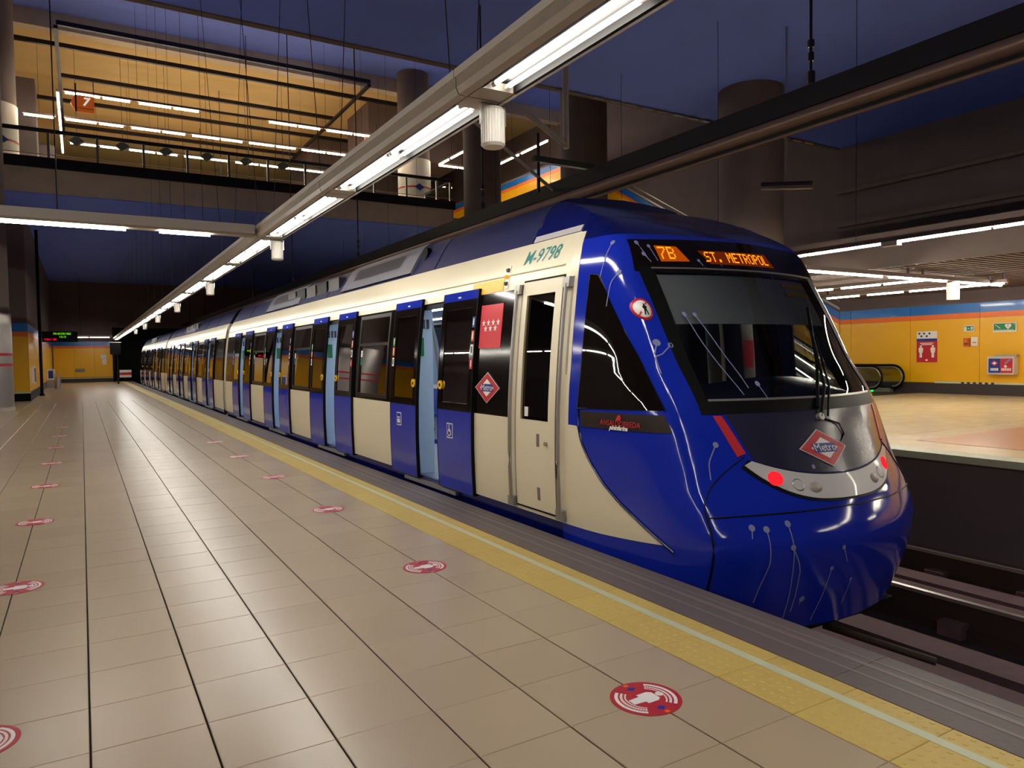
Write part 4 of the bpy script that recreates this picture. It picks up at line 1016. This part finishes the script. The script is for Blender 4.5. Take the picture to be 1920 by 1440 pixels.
# hood, red bars, lamp strip
ruled([(-.90, 1.155), (0, 1.16), (.90, 1.155)], [(x, .685+.115*abs(x/.78)**2.4) for x in np.linspace(-.78, .78, 31)], F2, 40, 12, .005).build('hood', 'hood', t, 'all')
for sg in (-1, 1):
    ruled([(sg*.985, 1.132), (sg*.89, .832)], [(sg*.925, 1.132), (sg*.825, .858)], F2, 12, 4, .008).build('red_marker', 'red', t, 'all')
up_ = [(x, .668+.132*abs(x/.8)**2.4) for x in np.linspace(-.8, .8, 33)]; lo_ = [(x, .503+.269*abs(x/.86)**3.4) for x in np.linspace(-.86, .86, 33)]
ls = ruled(up_, lo_, F2, 40, 7, .012).build('lamp_strip', 'grey_white', t, 'all')
upb = [(x*1.03, z+.012) for x, z in up_]; lob = [(x*1.03, z-.016) for x, z in lo_]
ruled(upb, lob, F2, 40, 7, .006).build('lamp_strip_seal', 'black', t, 'all')
def fdisc(x, z, rx, rz, m, name, off=.016, par=None, n=20, dome_=0.):
    ring = [fp(x+rx*math.cos(2*math.pi*k/n), z+rz*math.sin(2*math.pi*k/n), off) for k in range(n)]; c = fp(x, z, off+dome_); r0_ = [fp(x+rx*1.02*math.cos(2*math.pi*k/n), z+rz*1.02*math.sin(2*math.pi*k/n), off-.012) for k in range(n)]
    return MB().add(ring+[c]+r0_, [(k, (k+1) % n, n) for k in range(n)]+[(k, (k+1) % n, n+1+(k+1) % n, n+1+k) for k in range(n)]).build(name, m, par or t, 'all')
for sg in (-1, 1):
    fdisc(sg*.665, .672, .058, .05, 'red_lamp', 'tail_lamp', .016, ls, dome_=.008)
    fdisc(sg*.5, .618, .048, .044, 'alu', 'headlamp', .014, ls, dome_=-.012); fdisc(sg*.36, .59, .055, .036, 'housing', 'lamp_cover', .015, ls, dome_=.004)
# nose seams
def seam(pts, fn, r=.006, m='black', name='panel_seam'):
    MB().path([fn(*p) for p in pts], r, 6).build(name, m, t, True)
seam([(x, .425+.022*(1-(x/1.2)**2)) for x in np.linspace(-1.22, 1.22, 40)], lambda x, z: fp(x, z, .001))
for sg in (-1, 1):
    seam([(sg*1.225, z) for z in np.linspace(-.5, .47, 14)], lambda x, z: fp(x, z, .001), .008)
    seam([(sg*(1.225-.38*q**1.3), .47+.36*q**.75) for q in np.linspace(0, 1, 16)], lambda x, z: fp(x, z, .001), .005)
# cab side: cream sweep, edge fairing, window, plate
S2 = {sg: (lambda sg: (lambda Y, z, off=.004: sp(Y, z, off, sg)))(sg) for sg in (-1, 1)}
CUR = [(4.985, 1.0), (4.935, .862), (4.835, .728), (4.66, .561), (4.46, .43), (4.22, .305), (3.975, .188)]
CUR = [tuple(p) for p in resample(CUR, 24)]
for sg in (-1, 1):
    lowc = [(YJ+.005, .12), (4.9, .125), (4.4, .145), (3.975, .182)]
    ruled([(YJ+.005, 1.0)]+CUR, [(YJ+.005, .12)]+[(y, .12+.065*((5.25-y)/1.275)**2) for y, z in CUR], S2[sg], 30, 10, .004).build('cream_sweep', 'cream', t, 'all')
    ruled([(YJ+.005, 1.0), (YJ+.005, 2.7)], [(5.135, 1.0), (5.135, 2.2), (5.15, 2.5), (5.19, 2.7)], S2[sg], 26, 4, .004).build('cab_corner_panel', 'cream', t, 'all')
    MB().path([S2[sg](y, z, .002) for y, z in [(4.99, 1.14)]+CUR+[(3.9, .15)]], .013, 8).build('sweep_edge', 'blue_dark_and_shade', t, True)
    # side window frame and glass
    inner = [(4.955, 1.19), (4.945, 2.235), (4.885, 2.215), (4.155, 1.21)] if sg > 0 else TRI_O
    for k in range(4 if sg > 0 else 0):
        a, b_ = TRI_O[k], TRI_O[(k+1) % 4]; c, d = inner[k], inner[(k+1) % 4]
        ruled([a, b_], [c, d], S2[sg], 14, 3, .006).build('side_window_frame', 'band', t, 'all')
    ruled([inner[0], inner[1]], [inner[3], inner[2]], S2[sg], 20, 10, .0 if sg > 0 else .005, .006).build('side_window_pane', 'pane_black' if sg < 0 else 'glass_clear', t, 'all')
    ruled([(4.965, 1.13), (4.06, 1.14)], [(4.94, .997), (3.985, 1.01)], S2[sg], 20, 4, .006).build('name_plate', 'brown_panel', t, 'all')
MB().path([S2[-1](y, z, .008) for y, z in TRI_O+TRI_O[:1]], .006, 6).build('side_window_seal', 'dark_steel', t, True)
def txt_side(s, yc, zc, size, name, m, off=.011, **k):
    put_text(s, size, lambda u, v: S2[-1](yc-u, zc+v, off), name, m, t, **k)
txt_side('ANSALDOBREDA', 4.47, 1.052, .062, 'maker_lettering', 'red', sx=.95); txt_side('pininfarina', 4.48, 1.018, .05, 'designer_lettering', 'white', shear=.35, bold=.002)
MB().poly([S2[-1](4.48+a_, 1.098+b_, .011) for a_, b_ in ((.035, -.02), (.01, .022), (-.015, .024), (-.03, 0), (-.02, -.02))]).build('maker_emblem', 'red', t)
# no-photo style round sign on the pillar
def hit_pillar(x, z, r, m, name, off): fdisc(x, z, r*.68, r, m, name, off)
hit_pillar(-1.165, 1.96, .088, 'red', 'round_sign', .010); hit_pillar(-1.165, 1.96, .07, 'white', 'round_sign_field', .012)
MB().poly([fp(-1.165+a_, 1.96+b_, .015) for a_, b_ in ((-.036, -.05), (-.028, -.056), (.038, .05), (.03, .056))]).build('round_sign_bar', 'red', t)
MB().poly([fp(-1.155+a_, 1.955+b_, .0145) for a_, b_ in ((-.014, -.045), (-.006, -.045), (0, -.012), (.006, -.045), (.014, -.045), (.008, .0), (.014, .022), (.005, .03), (.004, .046), (-.004, .046), (-.005, .03), (-.014, .02), (-.008, 0))]).build('round_sign_figure', 'black', t)
# emblem diamonds
def metro_logo(fn, name_, size, rot=0., par=t):
    """fn(u,v,off): u right, v up as seen"""
    c, s_ = math.cos(rot), math.sin(rot)
    def g(u, v, off): return fn((u*c-v*s_)*size, (u*s_+v*c)*size, off)
    def dia(w_, h_, off, m, nm, thick=.004):
        pts = []
        P4 = [(-w_, 0), (0, h_), (w_, 0), (0, -h_)]
        for k in range(4):
            a, b_ = P4[k], P4[(k+1) % 4]
            for q in (0, .25, .5, .75): pts.append((a[0]+(b_[0]-a[0])*q, a[1]+(b_[1]-a[1])*q))
        n = len(pts)
        vs = [g(u, v, off) for u, v in pts]+[g(0, 0, off)]+[g(u, v, off-thick) for u, v in pts]
        return MB().add(vs, [(k, (k+1) % n, n) for k in range(n)]+[(k, (k+1) % n, n+1+(k+1) % n, n+1+k) for k in range(n)]).build(nm, m, par)
    root = dia(1, .66 if rot == 0 and False else .62, .010, 'grey_white', name_)
    OLD = par
    def sub(mb, nm, m): o = mb.build(nm, m, root); return o
    def dia2(w_, h_, off, m, nm):
        n = 16; pts = []
        P4 = [(-w_, 0), (0, h_), (w_, 0), (0, -h_)]
        for k in range(4):
            for q in (0, .25, .5, .75):
                a, b_ = P4[k], P4[(k+1) % 4]; pts.append((a[0]+(b_[0]-a[0])*q, a[1]+(b_[1]-a[1])*q))
        sub(MB().add([g(u, v, off) for u, v in pts]+[g(0, 0, off)], [(k, (k+1) % n, n) for k in range(n)]), nm, m)
    dia2(.94, .583, .0115, 'red', 'red_field'); dia2(.56, .347, .013, 'white', 'white_field')
    R4 = [(x_, y_) for x_, y_ in ((-.47, -.15), (-.15, -.15), (.15, -.15), (.47, -.15), (.47, .15), (.15, .15), (-.15, .15), (-.47, .15))]
    sub(MB().poly([g(u, v, .0145) for u, v in R4]), 'blue_bar', 'logo_blue')
    vs, fs = text2d('Metro', .35); sub(MB().add([g(u*1.02, v, .016) for u, v in vs], fs), 'lettering', 'white')
# on the hood: corners in the photo give a sheared diamond in x,z
L_, T_, R2_, B_ = np.array([-.384, .861]), np.array([-.179, 1.008]), np.array([.118, .854]), np.array([-.111, .725])
cen = (L_+T_+R2_+B_)/4; ex = (R2_-L_)/2; ey = (T_-B_)/2
metro_logo(lambda u, v, off: fp(*(cen+ex*u+ey*(v/.62)), off+.004), 'front_emblem', 1.0)
metro_logo(lambda u, v, off: (bodyp(6.6-u, 1.277+v, 0)[0]-off, 6.6-u, 1.277+v), 'side_emblem', .262)
# flag panel with seven stars
fl_ = strip(6.38, 6.84, 1.69, 2.145, .006, .006).build('flag_panel', 'red_panel', t, True)
for k, (yy, zz) in enumerate([(6.76-.102*i, 1.955) for i in range(4)]+[(6.71-.102*i, 1.895) for i in range(3)]):
    P5 = []
    for q in range(10):
        rr5 = .04 if q % 2 == 0 else .016; an = math.pi/2+q*math.pi/5; P5.append((yy-rr5*math.cos(an), zz+rr5*math.sin(an)))
    MB().add([(bodyp(y_, z_, .009)[0], y_, z_) for y_, z_ in P5]+[(bodyp(yy, zz, .009)[0], yy, zz)], [(q, (q+1) % 10, 10) for q in range(10)]).build('star', 'white', fl_)
# yellow warning strip and side lamps
strip(6.42, 7.1, 2.272, 2.40, .006, .01).build('yellow_strip', 'yellow_btn', t, True)
strip(6.33, 6.4, 2.29, 2.52, .008, .012).build('lamp_plate', 'cream', t, True)
for z_, m in ((2.475, 'grille'), (2.407, 'amber'), (2.34, 'grille')):
    p = bodyp(6.365, z_, 0); MB().path([(p[0], 6.365, z_), (p[0]-.03, 6.365, z_)], [.024, .018], 14).build('side_lamp', m, t, True)
# fleet number
put_text('M-9798', .19, lambda u, v: (bodyp(0, 2.555+v, .004)[0], 5.8-u*1.05, 2.555+v), 'fleet_number', 'teal', t, shear=.25, bold=.0012)
# pictograms on the first doors
def picto(yc, zc, kind):
    off = .037
    q = strip(yc-.075, yc+.075, zc-.085, zc+.085, off, .004).build('door_pictogram', 'white', t)
    strip(yc-.064, yc+.064, zc-.074, zc+.074, off+.002, .003).build('pictogram_field', 'blue', q)
    f = lambda u, v: (bodyp(0, zc+v, off+.005)[0], yc-u, zc+v)
    b_ = MB()
    if kind == 'wheel':
        n = 14; ro, ri = .042, .031
        b_.add([f(-.0+r*math.cos(2*math.pi*k/n), -.022+r*math.sin(2*math.pi*k/n)) for r in (ro, ri) for k in range(n)], [(k, (k+1) % n, n+(k+1) % n, n+k) for k in range(n)])
        b_.poly([f(-.012, .045), f(.004, .045), f(.01, -.01), (f(-.006, -.01))]); b_.poly([f(0, .0), f(.035, .0), f(.05, -.045), f(.036, -.045), f(.026, -.012), f(0, -.012)])
        b_.poly([f(-.006+.011*math.cos(a), .058+.011*math.sin(a)) for a in np.linspace(0, 5.6, 8)])
    else:
        for dx in (-.03, .0, .03):
            b_.poly([f(dx-.012, .0), f(dx+.012, .0), f(dx+.014, -.05), f(dx-.014, -.05)]); b_.poly([f(dx+.012*math.cos(a), .02+.012*math.sin(a)) for a in np.linspace(0, 5.6, 8)])
        n = 12
        b_.add([f(.02+r*math.cos(2*math.pi*k/n), -.03+r*math.sin(2*math.pi*k/n)) for r in (.03, .024) for k in range(n)], [(k, (k+1) % n, n+(k+1) % n, n+k) for k in range(n)])
    b_.build('pictogram_symbol', 'white', q)
picto(7.42, .765, 'wheel'); picto(8.95, .8, 'bike')
# cab side door with grab rails
for sg in (-1, 1):
    # cream wall around the door window
    if sg < 0:
        strip(YJ, 6.15, ZS, 1.0, 0, .05, sg).build('cab_wall', 'cream', t, True)
        merge(strip(YJ, 5.44, 1.0, ZC1, 0, .05, sg), strip(5.92, 6.15, 1.0, ZC1, 0, .05, sg), strip(5.44, 5.92, 2.18, ZC1, 0, .05, sg)).build('cab_wall', 'cream', t, True)
    else:
        merge(strip(YJ, 6.15, ZS, 1.0, 0, .05, sg), strip(YJ, 5.44, 1.0, ZC1, 0, .05, sg), strip(5.92, 6.15, 1.0, ZC1, 0, .05, sg), strip(5.44, 5.92, 2.18, ZC1, 0, .05, sg)).build('cab_wall', 'cream', t, True)
    strip(5.44, 5.92, 1.0, 2.18, -.012, .008, sg).build('cab_door_pane', 'glass_dark' if sg < 0 else 'glass_clear', t, True)
dr = merge(strip(5.33, 5.44, .17, 2.31, .012, .02), strip(5.92, 6.0, .17, 2.31, .012, .02), strip(5.44, 5.92, .17, 1.0, .012, .02), strip(5.44, 5.92, 2.18, 2.31, .012, .02)).build('cab_door', 'cream', t, True)
merge(strip(5.315, 5.33, .15, 2.33, .004, .01), strip(6.0, 6.015, .15, 2.33, .004, .01), strip(5.33, 6.0, 2.315, 2.33, .004, .01), strip(5.33, 6.0, .15, .165, .004, .01)).build('cab_door_seal', 'rubber', t, True)
for z_ in (.82, .32):
    q = strip(5.58, 5.63, z_-.06, z_+.06, .013, .004).build('hand_recess', 'edge_worn', dr)
MB().path([(bodyp(0, .8, .012)[0], 5.46, .8), (bodyp(0, .8, .035)[0], 5.46, .8)], .018, 12).build('door_lock', 'alu', dr, True)
strip(5.8, 5.86, 1.03, 1.12, .0, .004).build('door_sticker', 'white', dr)
for yy in (6.07, 5.235):
    MB().path([bodyp(yy, z, .045) for z in np.linspace(.2, 2.24, 14)], .016, 10).build('grab_rail', 'steel', t, True)
    merge(strip(yy-.055, yy-.03, .15, 2.3, .003, .006), strip(yy+.03, yy+.055, .15, 2.3, .003, .006)).build('rail_recess', 'housing', t, True)
    for z_ in (.19, 2.25): 
        o = strip(yy-.05, yy+.05, z_-.045, z_+.045, .05, .05).build('rail_bracket', 'alu', t)
# cab interior
MB().box(XC-1.18, XC+1.18, 4.25, 6.12, .9, .95).build('cab_floor', 'black', t)
def desk():
    b_ = MB(); P = []
    for x in np.linspace(-1.0, 1.0, 15):
        yf = front(x, 1.1)+.12
        P.append([(XC+x, yf+d, z) for d, z in ((0, .95), (.0, 1.16), (.15, 1.24+.06*math.cos(x*1.5)), (.4, 1.3+.1*math.cos(x*1.5)), (.62, 1.22), (.7, .95))])
    return b_.grid(P)
desk().build('driver_desk', 'hood', t, True)
mb_ = MB(); P = []
for x in np.linspace(-.92, .92, 20): P.append([(XC+x, front(x, z)+.06, z) for z in (1.84, 1.95, 2.1, 2.26)])
mb_.grid(P); mb_.grid([[(p[0], p[1]+.012, p[2]) for p in r] for r in P]); mb_.build('sun_blind', 'blind', t, True)
for z_ in (2.2, 2.12): MB().grid([[(XC+x, front(x, z)+.045, z) for z in (z_-.015, z_+.022)] for x in np.linspace(.42, .88, 8)]).build('blind_stripe', 'yellow_btn', t)
MB().box(XC-.45, XC+.05, 5.2, 5.7, .95, 1.25).build('driver_seat', 'black', t)
# wiper
wp = MB().path([fp(-.1, 1.09, .03), fp(.05, 1.3, .05), fp(.3, 1.75, .05)], .012, 8).build('wiper_arm', 'black', t, True)
MB().path([fp(-.02, 1.09, .03), fp(.11, 1.3, .05), fp(.33, 1.7, .05)], .009, 8).build('wiper_link', 'black', wp, True)
MB().path([fp(-.1, 1.16, .025), fp(.18, 1.5, .025), fp(.52, 1.98, .025)], .014, 8).build('wiper_blade', 'rubber', wp, True)
MB().path([fp(-.1, 1.09, 0), fp(-.1, 1.09, .04)], .03, 10).build('wiper_pivot', 'alu', wp, True)
MB().path([fp(-.06, 1.08, .015), fp(.1, 1.03, .02), fp(.14, .95, .012), fp(.08, .9, .004)], .007, 6).build('washer_hose', 'rubber', wp, True)
# coupler rod
MB().path([(XC+.1, 3.7, -.62), (XC+.38, 2.95, -.72)], .03, 10).build('coupler_rod', 'rail_side', t, True)
MB().box(XC-.9, XC+.9, 3.6, 5.2, -.56, -.5).build('nose_floor', 'black', t)
# paint splashes
def splash(P, fn, r=.02, w_=.004):
    P = resample(P, max(3, len(P)*3)); b_ = MB(); n = 12
    c = P[0]
    b_.poly([fn(c[0]+r*math.cos(2*math.pi*k/n), c[1]+r*1.05*math.sin(2*math.pi*k/n), .006) for k in range(n)])
    for i in range(len(P)-1):
        a, d = P[i], P[i+1]; v = d-a; L = np.hypot(*v); nn = np.array([-v[1], v[0]])/max(L, 1e-6)*w_
        b_.poly([fn(*(a+nn), .006), fn(*(a-nn), .006), fn(*(d-nn), .006), fn(*(d+nn), .006)])
    b_.build('paint_splash', 'splash', t)
for P, r in (([(-.955, .352), (-.97, .28)], .022), ([(-.858, .338), (-.85, .1), (-.9, -.1), (-.91, -.2)], .022), ([(-.695, .368), (-.68, .1), (-.66, -.2), (-.65, -.35)], .022), ([(-.69, .205), (-.62, .05), (-.61, -.3)], .02), ([(-.34, .016), (-.37, -.2), (-.4, -.4)], .017), ([(-.25, .165), (-.2, .05)], .017), ([(-1.02, .925), (-1.1, .8), (-1.12, .68)], .02), ([(-.55, -.2), (-.56, -.24)], .022), ([(-.12, -.1), (-.14, -.3)], .012),
             ([(-.872, 1.915), (-.83, 1.7), (-.74, 1.4), (-.70, 1.28)], .018), ([(-.79, 1.91), (-.74, 1.75), (-.66, 1.45), (-.64, 1.33)], .018), ([(-.55, 1.36), (-.52, 1.25)], .02), ([(-1.02, 2.53), (-.98, 2.4)], .018), ([(-1.0, 2.43), (-.96, 2.36)], .018), ([(-.93, 2.5), (-.9, 2.37)], .015), ([(-.53, 2.38), (-.49, 2.31)], .014), ([(-.36, 2.43), (-.3, 2.33)], .013),
             ([(-1.07, 1.668), (-1.15, 1.6), (-1.2, 1.58), (-1.21, 1.45)], .02), ([(-1.16, 1.69), (-1.2, 1.6)], .026), ([(-.3, .735), (-.31, .72)], .016)):
    splash(P, fp, r)
for P, r in (([(4.67, 2.275), (4.72, 2.2), (4.735, 2.0)], .022), ([(4.8, 2.54), (4.83, 2.4), (4.85, 2.25)], .018)):
    splash(P, S2[-1], r)
